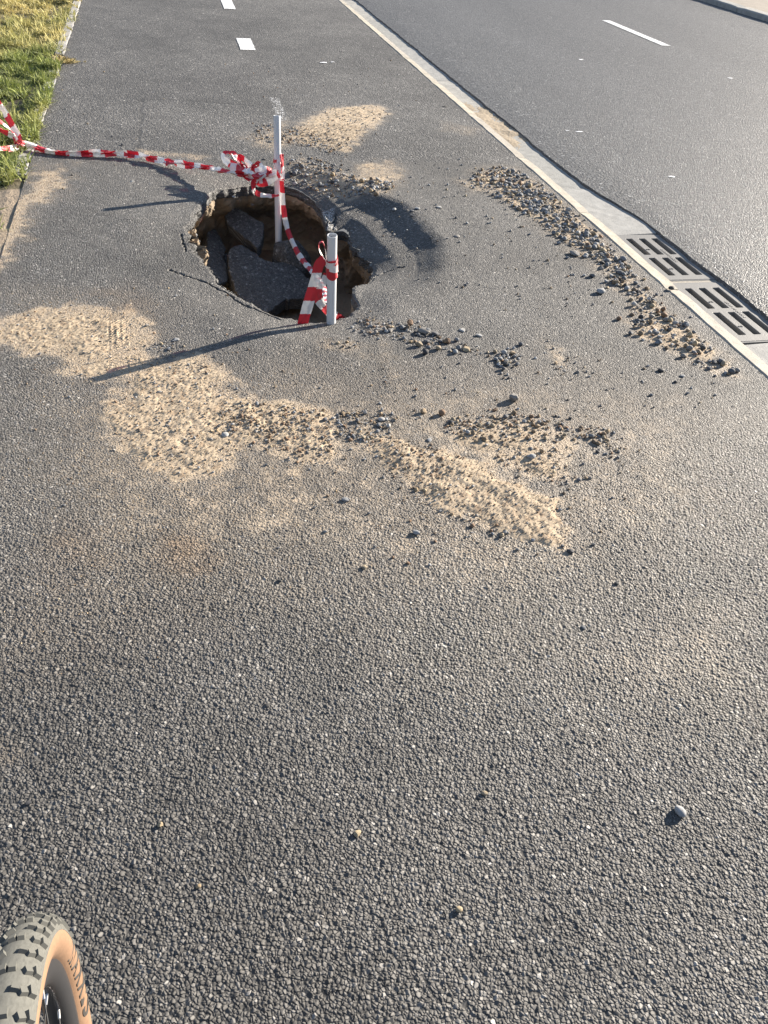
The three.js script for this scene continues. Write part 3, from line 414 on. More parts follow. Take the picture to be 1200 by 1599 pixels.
// ---------------------------------------------------------------- sand drifts
M.sand = std(1, 1, 1, 0.95, { vertexColors: true });
const SANDLABEL = { tyre_print: 'tan sand sheet with tyre tread prints left of the hole', wide: 'wide tan sand patch with brown gravel where the pole shadow ends', long: 'long smooth tan sand drift with a stony lower edge', stony: 'thin sand patch full of brown pebbles beside the long drift', far: 'tan sand patch with tread marks beyond the hole', hook: 'hook shaped patch of sand and grey stones at the far rim', kerbside: 'sand under the gravel windrow that follows the kerb' };
for (const k in SAND) {
  let a = 1e9, b = -1e9, c = 1e9, d = -1e9; for (const [x, z] of SAND[k][0]) { a = Math.min(a, x); b = Math.max(b, x); c = Math.min(c, z); d = Math.max(d, z); } a = Math.max(PX0 - 0.02, a - 0.1); b = Math.min(PX1, b + 0.1); c -= 0.1; d += 0.1;
  const s = k === 'far' || k === 'hook' ? 0.007 : 0.0045, nx = Math.ceil((b - a) / s), nz = Math.ceil((d - c) / s), id = new Int32Array((nx + 1) * (nz + 1)).fill(-1), hh = new Float32Array((nx + 1) * (nz + 1)), pos = [], col = [], idx = [];
  for (let j = 0; j <= nz; j++) for (let i = 0; i <= nx; i++) hh[j * (nx + 1) + i] = sandTop(k, a + i * s, c + j * s);
  const use = (i, j) => { const n = j * (nx + 1) + i; if (id[n] < 0) { id[n] = pos.length / 3; const x = a + i * s, z = c + j * s; pos.push(x, ground(x, z) + hh[n], z); const q = fbm(x * 16, z * 16, 161, 3), v = 0.86 + 0.28 * (h2(i, j, 162) - 0.5) + (q - 0.5) * 0.35, br = clamp((fbm(x * 60, z * 60, 163, 2) - 0.56) * 3) * 0.55; col.push(0.40 * v * (1 - 0.35 * br), 0.32 * v * (1 - 0.5 * br), 0.225 * v * (1 - 0.6 * br)); } return id[n]; };
  for (let j = 0; j < nz; j++) for (let i = 0; i < nx; i++) { const n = j * (nx + 1) + i; if (Math.max(hh[n], hh[n + 1], hh[n + nx + 1], hh[n + nx + 2]) < 0.0003) continue; const x = a + i * s, z = c + j * s; if (inHole(x, z)) continue; const p = use(i, j), q = use(i + 1, j), r = use(i, j + 1), t = use(i + 1, j + 1); idx.push(p, r, q, q, r, t); }
  tag(mesh('sand_drift', geom(pos, idx, null, col), M.sand), SANDLABEL[k], 'sand', null, 'stuff');
}

// ---------------------------------------------------------------- stones
function stone(seed, detail, round) { // broken pebble: an icosphere cut by random planes
  const Q = rng(seed), g = mergeVertices(new THREE.IcosahedronGeometry(1, detail).deleteAttribute('uv').deleteAttribute('normal'), 1e-4), p = g.attributes.position, pl = []; for (let k = 0; k < 9; k++) { const n = V(Q() - 0.5, Q() - 0.5, Q() - 0.5).normalize(); pl.push([n, (round ? 0.80 : 0.58) + Q() * 0.25]); }
  const sx = 0.85 + Q() * 0.4, sy = 0.55 + Q() * 0.3, sz = 0.7 + Q() * 0.3, v = V();
  for (let n = 0; n < p.count; n++) { v.fromBufferAttribute(p, n); for (const [m, d] of pl) { const t = v.dot(m) - d; if (t > 0) v.addScaledVector(m, -t * 0.92); } v.multiplyScalar(1 + (h2(n, seed, 3) - 0.5) * 0.05); p.setXYZ(n, v.x * sx, v.y * sy, v.z * sz); }
  if (round) { g.computeVertexNormals(); return g; } const f = g.toNonIndexed(); f.computeVertexNormals(); return f;
}
const ROCK = []; for (let k = 0; k < 12; k++) ROCK.push(stone(400 + k, 2, k % 3 === 2));
const ROCKS = []; for (let k = 0; k < 8; k++) ROCKS.push(stone(430 + k, 1, false));
const CRUMB = []; for (let k = 0; k < 6; k++) CRUMB.push(stone(460 + k, 0, false));
const TINT = { grey: [[0.19, 0.195, 0.20], [0.14, 0.145, 0.15], [0.26, 0.265, 0.265], [0.105, 0.107, 0.112], [0.22, 0.205, 0.185]], brown: [[0.20, 0.145, 0.09], [0.25, 0.185, 0.115], [0.15, 0.11, 0.075], [0.27, 0.22, 0.15], [0.20, 0.125, 0.075]], pale: [[0.34, 0.335, 0.32], [0.30, 0.30, 0.295]], dark: [[0.045, 0.045, 0.048], [0.06, 0.058, 0.055]], tan: [[0.34, 0.27, 0.17], [0.29, 0.215, 0.125]] };
const speck = (() => { const n = 256, d = new Uint8Array(n * n * 4); for (let j = 0; j < n; j++) for (let i = 0; i < n; i++) { const v = 150 + 75 * fbm(i / 18, j / 18, 171, 4) + 45 * (h2(i, j, 172) - 0.5), o = (j * n + i) * 4; d[o] = d[o + 1] = d[o + 2] = clamp(v, 0, 255); d[o + 3] = 255; } return dataTex(d, n, n, true, true); })();
for (const g of ROCK) { const p = g.attributes.position, uv = []; for (let n = 0; n < p.count; n++) uv.push(p.getX(n) * 0.3 + p.getY(n) * 0.2, p.getZ(n) * 0.3 + p.getY(n) * 0.17); g.setAttribute('uv', new THREE.Float32BufferAttribute(uv, 2)); }
const ROCKMAT = {}; for (const k in TINT) ROCKMAT[k] = TINT[k].map(([r, g, b]) => std(r * 1.7, g * 1.7, b * 1.7, 0.85, { map: speck }));
// gravel beds: [outline, stones per square metre, smallest and largest size in m, share of brown, label, group]
const BEDS = [
  [SAND.kerbside[0], 1050, 0.005, 0.030, 0.30, 'pebble in the gravel windrow that follows the kerb', 'stones of the kerbside windrow'],
  [[[2.006, -4.902], [2.135, -4.830], [2.160, -4.252], [2.219, -3.529], [2.185, -3.180], [2.121, -3.333], [2.045, -3.981], [1.927, -4.619]], 700, 0.008, 0.036, 0.12, 'pebble in the gravel windrow that follows the kerb', 'stones of the kerbside windrow'],
  [[[0.437, -2.178], [0.564, -2.224], [0.653, -2.205], [0.692, -2.129], [0.588, -2.027], [0.460, -2.042]], 2000, 0.006, 0.018, 0.25, 'pebble in the dense gravel patch at the head of the long sand drift', 'stones at the head of the long sand drift'],
  [[[0.538, -2.100], [0.698, -2.020], [0.808, -1.934], [0.706, -1.670], [0.636, -1.789], [0.579, -1.896], [0.538, -1.996]], 1300, 0.005, 0.014, 0.7, 'pebble in the dense gravel patch at the head of the long sand drift', 'stones at the head of the long sand drift'],
  [[[0.573, -1.870], [0.636, -1.789], [0.708, -1.676], [0.783, -1.590], [0.917, -1.510], [1.022, -1.455], [1.012, -1.435], [0.897, -1.485], [0.763, -1.561], [0.680, -1.650], [0.610, -1.767]], 1100, 0.005, 0.016, 0.35, 'pebble along the stony lower edge of the long sand drift', 'stones on the lower edge of the long sand drift'],
  [SAND.long[0], 900, 0.004, 0.011, 0.55, 'pebble lying on the smooth part of the long sand drift', 'stones on the long sand drift'],
  [[[0.825, -2.066], [0.932, -2.141], [1.111, -2.129], [1.282, -2.059], [1.440, -1.992], [1.410, -1.906], [1.267, -1.943], [1.096, -1.964], [0.872, -1.992]], 1500, 0.007, 0.022, 0.72, 'pebble in the row of brown stones above the long sand drift', 'stones of the brown row'],
  [[[0.961, -1.981], [1.209, -1.894], [1.155, -1.692], [1.048, -1.757], [0.955, -1.837]], 1100, 0.005, 0.015, 0.6, 'pebble in the row of brown stones above the long sand drift', 'stones of the brown row'],
  [[[0.808, -2.853], [0.952, -2.813], [1.039, -2.684], [1.157, -2.605], [1.120, -2.551], [0.984, -2.594], [0.871, -2.667], [0.799, -2.759]], 700, 0.010, 0.032, 0.28, 'pebble in the loose line of large pebbles right of the near rim', 'large pebbles right of the near rim'],
  [[[0.721, -2.959], [0.793, -2.930], [0.794, -2.815], [0.739, -2.721], [0.696, -2.778]], 1500, 0.008, 0.020, 0.3, 'pebble in the small pile touching the near rim of the hole', 'stones at the near rim'],
  [[[0.517, -2.740], [0.671, -2.727], [0.690, -2.631], [0.549, -2.634]], 600, 0.006, 0.018, 0.4, 'pebble in the small pile touching the near rim of the hole', 'stones at the near rim'],
  [[[1.191, -2.544], [1.273, -2.594], [1.290, -2.515], [1.236, -2.459], [1.174, -2.475]], 1300, 0.014, 0.030, 0.1, 'grey stone in the tight cluster apart from the pebble line', 'stones of the tight grey cluster'],
  [[[0.695, -4.950], [0.836, -5.042], [0.950, -4.777], [1.089, -4.686], [1.229, -4.609], [1.287, -4.553], [1.182, -4.411], [0.999, -4.442], [0.835, -4.570], [0.688, -4.713]], 800, 0.010, 0.032, 0.2, 'pebble in the hook shaped patch at the far rim', 'stones at the far rim'],
  [[[0.842, -5.081], [0.920, -5.058], [1.023, -4.850], [0.989, -4.778], [0.888, -4.871]], 1000, 0.009, 0.022, 0.3, 'pebble in the hook shaped patch at the far rim', 'stones at the far rim'],
  [[[0.599, -5.774], [0.901, -5.719], [1.146, -5.365], [1.050, -5.089], [0.875, -5.281], [0.557, -5.403]], 600, 0.008, 0.022, 0.5, 'pebble on the sand patch beyond the hole', 'stones on the far sand patch'],
  [SAND.far[0], 300, 0.006, 0.014, 0.6, 'pebble on the sand patch beyond the hole', 'stones on the far sand patch'],
  [[[-0.154, -2.747], [-0.053, -2.778], [-0.012, -2.734], [-0.057, -2.679], [-0.138, -2.687]], 900, 0.006, 0.018, 0.2, 'pebble beside the pole shadow between the two left sand patches', 'stones beside the pole shadow'],
  [[[0.059, -2.281], [0.258, -2.299], [0.467, -2.194], [0.443, -2.045], [0.376, -1.930], [0.246, -2.033], [0.127, -2.084]], 2000, 0.005, 0.015, 0.7, 'pebble on the wide sand patch', 'stones on the wide sand patch'],
  [[[0.355, -2.055], [0.439, -2.045], [0.420, -1.924], [0.334, -1.925]], 800, 0.005, 0.012, 0.3, 'pebble on the wide sand patch', 'stones on the wide sand patch'],
  [SAND.wide[0], 1100, 0.004, 0.011, 0.55, 'pebble on the wide sand patch', 'stones on the wide sand patch'],
  [SAND.tyre_print[0], 420, 0.004, 0.010, 0.5, 'pebble on the tyre marked sand', 'stones on the tyre marked sand'],
  [[[1.314, -1.937], [1.437, -1.961], [1.377, -1.747], [1.281, -1.742]], 500, 0.006, 0.016, 0.3, 'stone lying loose on bare asphalt below the gravel drifts', 'loose stones on the asphalt'],
  [[[1.439, -2.689], [1.563, -2.568], [1.521, -2.296], [1.385, -2.357]], 260, 0.006, 0.016, 0.3, 'stone lying loose on bare asphalt between hole and kerb', 'loose stones between hole and kerb'],
  [[[1.037, -4.442], [2.139, -5.345], [1.881, -3.270], [1.948, -2.453], [2.080, -2.052], [1.366, -2.133], [1.306, -2.966], [1.043, -3.314]], 75, 0.005, 0.018, 0.2, 'stone lying loose on bare asphalt between hole and kerb', 'loose stones between hole and kerb'],
  [[[0.191, -2.524], [1.666, -2.479], [1.355, -1.616], [0.963, -1.332], [0.404, -1.470], [0.137, -1.978]], 140, 0.004, 0.014, 0.4, 'stone lying loose on bare asphalt below the gravel drifts', 'loose stones on the asphalt'],
  [[[-0.747, -3.409], [0.260, -3.224], [0.119, -1.789], [-0.557, -1.826]], 60, 0.004, 0.012, 0.4, 'stone lying loose on bare asphalt left of the hole', 'loose stones left of the hole'],
  [[[-0.812, -6.948], [3.077, -9.302], [2.139, -5.345], [1.037, -4.442], [0.626, -6.017], [-0.599, -4.155]], 7, 0.008, 0.018, 0.3, 'stone lying loose on bare asphalt beyond the hole', 'loose stones beyond the hole'],
  [[[0.714, -2.569], [0.792, -2.371], [0.736, -2.163], [0.646, -2.174]], 700, 0.003, 0.008, 0.7, 'stone lying loose on bare asphalt below the gravel drifts', 'loose stones on the asphalt'],
];
const inPoly = (x, z, P) => { let s = false; for (let n = 0, o = P.length - 1; n < P.length; o = n++) { const [px, pz] = P[n], [qx, qz] = P[o]; if ((pz > z) !== (qz > z) && x < (qx - px) * (z - pz) / (qz - pz) + px) s = !s; } return s; };
const all = [];
{ const R = rng(900); for (const [P, den, s0, s1, brown, label, grp] of BEDS) {
  let a = 1e9, b = -1e9, c = 1e9, d = -1e9; for (const [x, z] of P) { a = Math.min(a, x); b = Math.max(b, x); c = Math.min(c, z); d = Math.max(d, z); }
  const N = Math.round((b - a) * (d - c) * den * (den > 200 ? 4.2 : 2.6)); for (let n = 0; n < N; n++) { let x = mix(a, b, R()), z = mix(c, d, R()); const q = R(), sz = s0 + (s1 - s0) * Math.pow(R(), 4.2), t = R(), w = R(); if (!inPoly(x, z, P)) continue; { const f = den > 200 ? (R() < 0.75 ? 0.012 : 0.07) * -Math.log(1 - R() * 0.98) : 0, g = R() * 6.283; x += Math.cos(g) * f; z += Math.sin(g) * f; } if (x > PX1 - 0.02 || inHole(x, z)) continue; if (den > 200 && R() > 0.35 + 1.1 * fbm(x * 22, z * 22, 181, 3) ) continue; const kind = q < brown ? 'brown' : t < 0.05 ? 'pale' : t < 0.12 ? 'dark' : t < 0.2 ? 'tan' : 'grey'; all.push({ x, z, sz, kind, w, label, grp }); }
} }
// stones that stand out one by one: ground place, size, kind, label, flattening
const NAMED = [[1.150, -2.218, 0.046, 'grey', 'upright grey stone with a pale top standing alone above the brown row', 1.3], [0.596, -1.564, 0.022, 'pale', 'round pale pebble alone below the long drift with a long shadow', 0.9], [0.924, -0.626, 0.026, 'pale', 'smooth rounded grey pebble alone on clean asphalt', 0.85], [0.240, -0.714, 0.017, 'tan', 'yellowish chip alone on the clean asphalt', 0.8], [-0.140, -0.806, 0.013, 'tan', 'thin yellow chip casting a small shadow on the asphalt', 0.8], [0.398, -0.532, 0.013, 'tan', 'small tan chip on coarse asphalt', 0.8], [-0.074, -0.672, 0.011, 'tan', 'tiny pale yellow chip on coarse asphalt', 0.8], [0.417, -1.450, 0.02, 'brown', 'brown stone close beside a pitch black chip', 0.8], [1.103, -1.279, 0.016, 'dark', 'black angular chip on bare asphalt between drift and kerb', 0.7], [1.023, -1.422, 0.02, 'dark', 'black stone just off the tip of the long drift', 0.7], [0.421, -1.740, 0.022, 'grey', 'flat grey stone on sandy asphalt below the wide patch', 0.6], [0.093, -2.120, 0.026, 'pale', 'pale flat stone on the wide sand patch', 0.6], [-0.039, -2.777, 0.03, 'pale', 'pale flat stone next to the pole shadow', 0.6], [-0.148, -2.901, 0.02, 'grey', 'grey stone at the rim side of the tyre marked sand', 0.6], [0.630, -2.148, 0.024, 'pale', 'bluish white pebble in the dark gravel', 0.7], [0.766, -2.012, 0.02, 'pale', 'bluish white pebble on pale dust above the long drift', 0.7], [0.790, -2.178, 0.026, 'brown', 'reddish brown stone at the upper edge of the gravel', 0.9], [0.853, -2.158, 0.026, 'brown', 'upright brown stone beside the reddish one', 1.1], [1.080, -1.870, 0.034, 'grey', 'blue grey wedge stone on the brown row', 0.9], [1.315, -4.166, 0.034, 'pale', 'white pebble touching a dark one beyond the sagging rim', 0.6], [1.280, -4.146, 0.03, 'grey', 'dark flat pebble touching a white one', 0.5], [1.203, -4.236, 0.028, 'pale', 'lone whitish pebble nearest the cracked paint', 0.6], [1.448, -4.184, 0.03, 'pale', 'flat whitish pebble furthest from the hole rim', 0.45], [1.425, -3.776, 0.034, 'grey', 'flat grey stone between the sag and the windrow', 0.4], [1.125, -2.760, 0.036, 'pale', 'large pale pebble above the pebble line', 0.55], [1.182, -2.710, 0.03, 'pale', 'pale flat pebble at the end of the pebble line', 0.5], [0.955, -2.757, 0.05, 'grey', 'largest grey stone of the pebble line', 0.6], [1.090, -2.600, 0.042, 'tan', 'rounded tan pebble ending the pebble line', 0.6], [1.955, -3.244, 0.036, 'grey', 'grey angular stone just below the windrow', 0.7], [1.916, -3.069, 0.044, 'pale', 'large pale blue stone beside a small tan one', 0.7], [1.978, -3.120, 0.02, 'tan', 'small tan pebble above a large pale stone', 0.8], [2.119, -3.272, 0.05, 'grey', 'large angular grey stone in the windrow', 0.8], [2.067, -4.129, 0.05, 'grey', 'dark angular stone at the upper windrow', 0.7], [1.980, -3.513, 0.055, 'grey', 'long flat grey stone inside the windrow', 0.5], [1.944, -4.643, 0.044, 'grey', 'angular grey stone at the windrow head', 0.7], [1.843, -2.360, 0.026, 'dark', 'dark oval stone casting a shadow off the windrow tail', 0.7], [1.915, -2.313, 0.026, 'grey', 'grey stone off the windrow tail near the kerb', 0.6], [2.156, -6.396, 0.045, 'dark', 'flat black tar lump on the path beyond the sand', 0.22], [0.326, -4.428, 0.02, 'pale', 'whitish chip on asphalt left of the far rim', 0.4], [-0.211, -4.598, 0.024, 'pale', 'pale chip on the asphalt below the long tape', 0.4], [0.564, -5.007, 0.03, 'dark', 'dark flat stone beside the tape knot', 0.35], [2.298, -3.080, 0.03, 'dark', 'dark stone on the kerb joint between the grates', 0.8], [0.643, -1.523, 0.012, 'brown', 'rust brown chip alone below the long drift', 0.9], [0.405, -0.990, 0.012, 'dark', 'dark sliver on worn asphalt', 0.5], [0.101, -1.050, 0.014, 'dark', 'dark flat chip on worn asphalt left side', 0.5], [0.524, -0.747, 0.013, 'brown', 'reddish chip alone on coarse asphalt', 0.7], [-0.393, -0.903, 0.012, 'dark', 'dark chip on asphalt beyond the bicycle wheel', 0.6], [0.938, -1.144, 0.014, 'grey', 'small grey chip on smooth asphalt', 0.6], [0.194, -1.564, 0.012, 'grey', 'small grey chip among the brown stain', 0.6], [0.181, -1.436, 0.014, 'dark', 'black chip below the brown stain', 0.6]];
let budget = 300 - NAMED.length;
all.forEach((s) => { s.big = s.sz / Math.hypot(s.x, 1.5, s.z); }); all.sort((a, b) => b.big - a.big);
function placeStone(x, z, sz, kind, w, flat, k) {
  const m = mesh('pebble', ROCK[k % 12], ROCKMAT[kind][(w * 97 | 0) % ROCKMAT[kind].length]); const r = sz / 2; m.scale.set(r, r * flat, r); m.rotation.set(0, w * 20, 0); m.updateMatrixWorld();
  let low = 9; const p = m.geometry.attributes.position; for (let n = 0; n < p.count; n++) low = Math.min(low, p.getY(n)); m.position.set(x, surfaceOrKerb(x, z) - low * r * flat - Math.min(0.0025, r * 0.15), z); return m;
}
function surfaceOrKerb(x, z) { return x > KX0 ? (x < KX1 ? 0.002 : GY) : surface(x, z); }
const KINDWORD = { grey: 'grey', brown: 'brown', pale: 'pale', dark: 'black', tan: 'tan' };
NAMED.forEach(([x, z, sz, kind, label, flat], k) => tag(placeStone(x, z, sz, kind, h2(k, 3, 1), flat, k), label, 'stone'));
const lotsA = [];
{ const rest = []; let n = 0; const ctr = {};
  for (const s of all) { if (n < budget) { const kw = KINDWORD[s.kind], l = s.label.startsWith('grey stone') ? s.label.replace('grey stone', kw + ' stone') : `${kw} ${s.label}`; tag(placeStone(s.x, s.z, s.sz, s.kind, s.w, 0.9 + 0.3 * s.w, n), l, 'stone', `${kw} ${s.grp}`); n++; } else rest.push(s); }
  const pos = [], nor = [], col = [], v = V(), q = new THREE.Quaternion(), e = new THREE.Euler(), R = rng(950);
  for (const s of rest) { const g = s.sz < 0.0075 ? CRUMB[(s.w * 6) | 0] : ROCKS[(s.w * 8) | 0], p = g.attributes.position, nn = g.attributes.normal, r = s.sz / 2, y = surfaceOrKerb(s.x, s.z) + r * 0.42; e.set((R() - 0.5) * 0.8, R() * 6.28, (R() - 0.5) * 0.8); q.setFromEuler(e); const t = TINT[s.kind][(s.w * 53 | 0) % TINT[s.kind].length], j = 0.8 + 0.45 * R();
    for (let k = 0; k < p.count; k++) { v.fromBufferAttribute(p, k).multiplyScalar(r).applyQuaternion(q); pos.push(s.x + v.x, y + v.y, s.z + v.z); v.fromBufferAttribute(nn, k).applyQuaternion(q); nor.push(v.x, v.y, v.z); col.push(t[0] * j, t[1] * j, t[2] * j); } }
  const g = new THREE.BufferGeometry(); g.setAttribute('position', new THREE.Float32BufferAttribute(pos, 3)); g.setAttribute('normal', new THREE.Float32BufferAttribute(nor, 3)); g.setAttribute('color', new THREE.Float32BufferAttribute(col, 3));
  tag(mesh('gravel', g, std(1, 1, 1, 0.88, { vertexColors: true })), 'fine grey and brown gravel strewn over the sand patches and windrow', 'gravel', null, 'stuff'); console.log('stones', n, 'gravel', rest.length, 'tris', pos.length / 9);
}
{ // loose grit: grains of sand and crumbs of stone thrown over the dusty asphalt
  const R = rng(971), pos = [], col = [], o = [[1, 0, -0.6], [-0.5, 0, 0.9], [-0.7, 0, -0.8], [0, 1, 0]]; let n = 0;
  for (let k = 0; k < 260000 && n < 60000; k++) { const x = mix(PX0, PX1, R()), z = -1.2 - R() * 4.6, d = dust(x, z); if (R() > d * d * 1.1 || inHole(x, z)) continue; n++; const r = 0.0010 + 0.0016 * R() * R(), y = surface(x, z), a = R() * 6.28, ca = Math.cos(a) * r, sa = Math.sin(a) * r, c = R() < 0.55 ? [0.44, 0.34, 0.22] : R() < 0.5 ? [0.25, 0.17, 0.10] : [0.14, 0.14, 0.14], j = 0.75 + 0.5 * R(); const P = o.map(([u, w, s]) => [x + u * ca - s * sa, y + w * r * 1.5, z + u * sa + s * ca]); for (const t of [[0, 1, 3], [1, 2, 3], [2, 0, 3]]) for (const m of t) { pos.push(...P[m]); col.push(c[0] * j, c[1] * j, c[2] * j); } }
  const g = new THREE.BufferGeometry(); g.setAttribute('position', new THREE.Float32BufferAttribute(pos, 3)); g.setAttribute('color', new THREE.Float32BufferAttribute(col, 3)); g.computeVertexNormals(); tag(mesh('grit', g, std(1, 1, 1, 0.95, { vertexColors: true, side: THREE.DoubleSide })), 'fine sandy grit on the dusty asphalt', 'grit', null, 'stuff');
}

{ // stones stuck in the sandy wall
  const R = rng(981); for (let k = 0; k < 110; k++) { const A = Math.floor((R() < 0.45 ? 0.47 + 0.2 * R() : R()) * NA) % NA, t = 0.02 + 0.6 * R() * R(), th = A / NA * 2 * Math.PI, [rr, y] = SINK.fn(A, t), sz = 0.008 + 0.03 * R() * R(), kind = R() < 0.5 ? 'brown' : 'grey'; const m = mesh('embedded_stone', ROCK[k % 12], ROCKMAT[kind][(k * 3) % 5], sinkhole); m.position.set(HC[0] + Math.cos(th) * (rr - sz * 0.1), y, HC[1] + Math.sin(th) * (rr - sz * 0.1)); m.scale.setScalar(sz / 2); m.rotation.set(R() * 3, R() * 6, R() * 3); }
}

// ---------------------------------------------------------------- fallen asphalt in the hole

function slab(P, thick, label, seed) { // P: corners of the upper face in space
  const c = V(0, 0, 0); P.forEach((p) => c.add(V(...p))); c.multiplyScalar(1 / P.length);
  const n = V(0, 0, 0); for (let i = 0; i < P.length; i++) { const a = V(...P[i]).sub(c), b = V(...P[(i + 1) % P.length]).sub(c); n.add(a.cross(b)); } n.normalize(); if (n.y < 0) n.negate();
  const u = V(1, 0, 0).cross(n).normalize(), w = n.clone().cross(u), pts = [];
  for (let i = 0; i < P.length; i++) { const a = V(...P[i]).sub(c), b = V(...P[(i + 1) % P.length]).sub(c), A = [a.dot(u), a.dot(w)], B = [b.dot(u), b.dot(w)], L = Math.hypot(B[0] - A[0], B[1] - A[1]), m = Math.max(2, Math.round(L / 0.015)); for (let k = 0; k < m; k++) { const t = k / m, j = 0.012; pts.push(new THREE.Vector2(mix(A[0], B[0], t) + (vn(k * 0.7 + i * 9, 1, seed) - 0.5) * j, mix(A[1], B[1], t) + (vn(k * 0.7 + i * 9, 5, seed) - 0.5) * j)); } }
  if (THREE.ShapeUtils.area(pts) < 0) pts.reverse();
  const ex = new THREE.ExtrudeGeometry(new THREE.Shape(pts), { depth: thick, bevelEnabled: true, bevelSize: 0.006, bevelThickness: 0.006, bevelSegments: 2 }); ex.translate(0, 0, -thick - 0.006);
  const up = ex.attributes.position, uv = []; for (let k = 0; k < up.count; k++) uv.push(up.getX(k) / 2 + up.getZ(k), up.getY(k) / 2 + up.getZ(k) * 0.6); ex.setAttribute('uv', new THREE.Float32BufferAttribute(uv, 2));
  const g = group('asphalt_slab'); g.position.copy(c); g.quaternion.setFromRotationMatrix(new THREE.Matrix4().makeBasis(u, w, n)); mesh('broken_slab', ex, M.tile, g); return tag(g, label, 'asphalt slab');
}
slab([[0.294, -0.220, -4.682], [0.353, -0.200, -4.752], [0.456, -0.220, -4.649], [0.507, -0.240, -4.599], [0.488, -0.280, -4.505], [0.452, -0.310, -4.429], [0.404, -0.290, -4.495], [0.355, -0.270, -4.552], [0.311, -0.250, -4.599]], 0.06, 'small tilted asphalt slab lying against the far wall of the hole', 1);
slab([[0.281, -0.340, -4.388], [0.305, -0.320, -4.440], [0.359, -0.320, -4.466], [0.413, -0.330, -4.414], [0.477, -0.340, -4.335], [0.538, -0.350, -4.319], [0.614, -0.360, -4.330], [0.689, -0.400, -4.232], [0.765, -0.450, -4.098], [0.675, -0.460, -4.043], [0.558, -0.450, -4.038], [0.445, -0.460, -3.933], [0.358, -0.450, -3.965], [0.293, -0.420, -4.080], [0.275, -0.380, -4.252]], 0.07, 'largest asphalt slab fallen into the middle of the hole', 2);
slab([[0.180, -0.300, -4.624], [0.222, -0.310, -4.698], [0.250, -0.330, -4.629], [0.274, -0.360, -4.539], [0.248, -0.370, -4.452], [0.264, -0.390, -4.336], [0.252, -0.410, -4.209], [0.193, -0.400, -4.125], [0.164, -0.370, -4.176], [0.158, -0.340, -4.269]], 0.06, 'narrow asphalt slab leaning on the left wall of the hole', 3);

function chunk(x, y, z, sx, sy, sz, seed, label) { const g = stone(seed, 3, false); const p = g.attributes.position, uv = []; for (let n = 0; n < p.count; n++) { const f = n - n % 3, X = (q) => p.getX(f + q) * sx, Y = (q) => p.getY(f + q) * sy, Z = (q) => p.getZ(f + q) * sz, nn = V(X(1) - X(0), Y(1) - Y(0), Z(1) - Z(0)).cross(V(X(2) - X(0), Y(2) - Y(0), Z(2) - Z(0))), a = [Math.abs(nn.x), Math.abs(nn.y), Math.abs(nn.z)], x = p.getX(n) * sx / 2, y = p.getY(n) * sy / 2, z = p.getZ(n) * sz / 2; uv.push(...(a[0] > a[1] && a[0] > a[2] ? [z, y] : a[1] > a[2] ? [x, z] : [x, y])); } g.setAttribute('uv', new THREE.Float32BufferAttribute(uv, 2)); const m = mesh('asphalt_chunk', g, M.tile); m.position.set(x, y, z); m.scale.set(sx, sy, sz); m.rotation.set(0.2, seed, 0.15); return tag(m, label, 'asphalt chunk'); }
chunk(0.64, -0.40, -4.40, 0.13, 0.30, 0.10, 502, 'tall dark chunk of asphalt at the foot of the far pole');
chunk(0.78, -0.60, -4.30, 0.13, 0.15, 0.12, 503, 'rounded dark chunk behind the hanging tape in the hole');
chunk(0.33, -0.47, -4.42, 0.16, 0.12, 0.12, 505, 'crumbled dark chunk beneath the small tilted slab');

// ---------------------------------------------------------------- plastic pipes
const pvcMap = (() => { const n = 256, d = new Uint8Array(n * n * 4); for (let j = 0; j < n; j++) for (let i = 0; i < n; i++) { const dirt = sstep(0.52, 0.75, fbm(i / 30, j / 9, 221, 4)) * 0.5 + (h2(i, j >> 3, 222) > 0.985 ? 0.35 : 0), v = 1 - 0.08 * fbm(i / 8, j / 20, 223, 3), o = (j * n + i) * 4; d[o] = s8(v * mix(1, 0.62, dirt)); d[o + 1] = s8(v * mix(1, 0.53, dirt)); d[o + 2] = s8(v * mix(1, 0.42, dirt)); d[o + 3] = 255; } return dataTex(d, n, n, true, true); })();
M.pvc = std(0.60, 0.61, 0.62, 0.4, { map: pvcMap });
function pipe(top, foot, label) { const d = V(...top).sub(V(...foot)), L = d.length(), ro = 0.0195, ri = 0.0165; const g = new THREE.LatheGeometry([[ri, L - 0.25], [ri, L - 0.001], [ri + 0.0006, L], [ro - 0.0006, L], [ro, L - 0.001], [ro, 0], [ri, 0], [ri, 0.02]].map((p) => new THREE.Vector2(...p)).reverse(), 40); const o = group('plastic_pipe'); o.position.set(...foot); o.quaternion.setFromUnitVectors(V(0, 1, 0), d.normalize()); mesh('tube', g, M.pvc, o); tag(o, label, 'pipe', 'white pipes standing in the hole'); return o; }
const [P1T] = [[0.587, 0.364, -4.556]], [P1F] = [[0.573, -0.769, -4.410]], [P2T] = [[0.582, 0.359, -2.894]], [P2F] = [[0.634, -0.753, -3.020]];
pipe(P1T, P1F, 'white plastic pipe at the far rim with the crumpled tape bundle');
pipe(P2T, P2F, 'white plastic pipe at the near rim with tape wrapped under its open end');

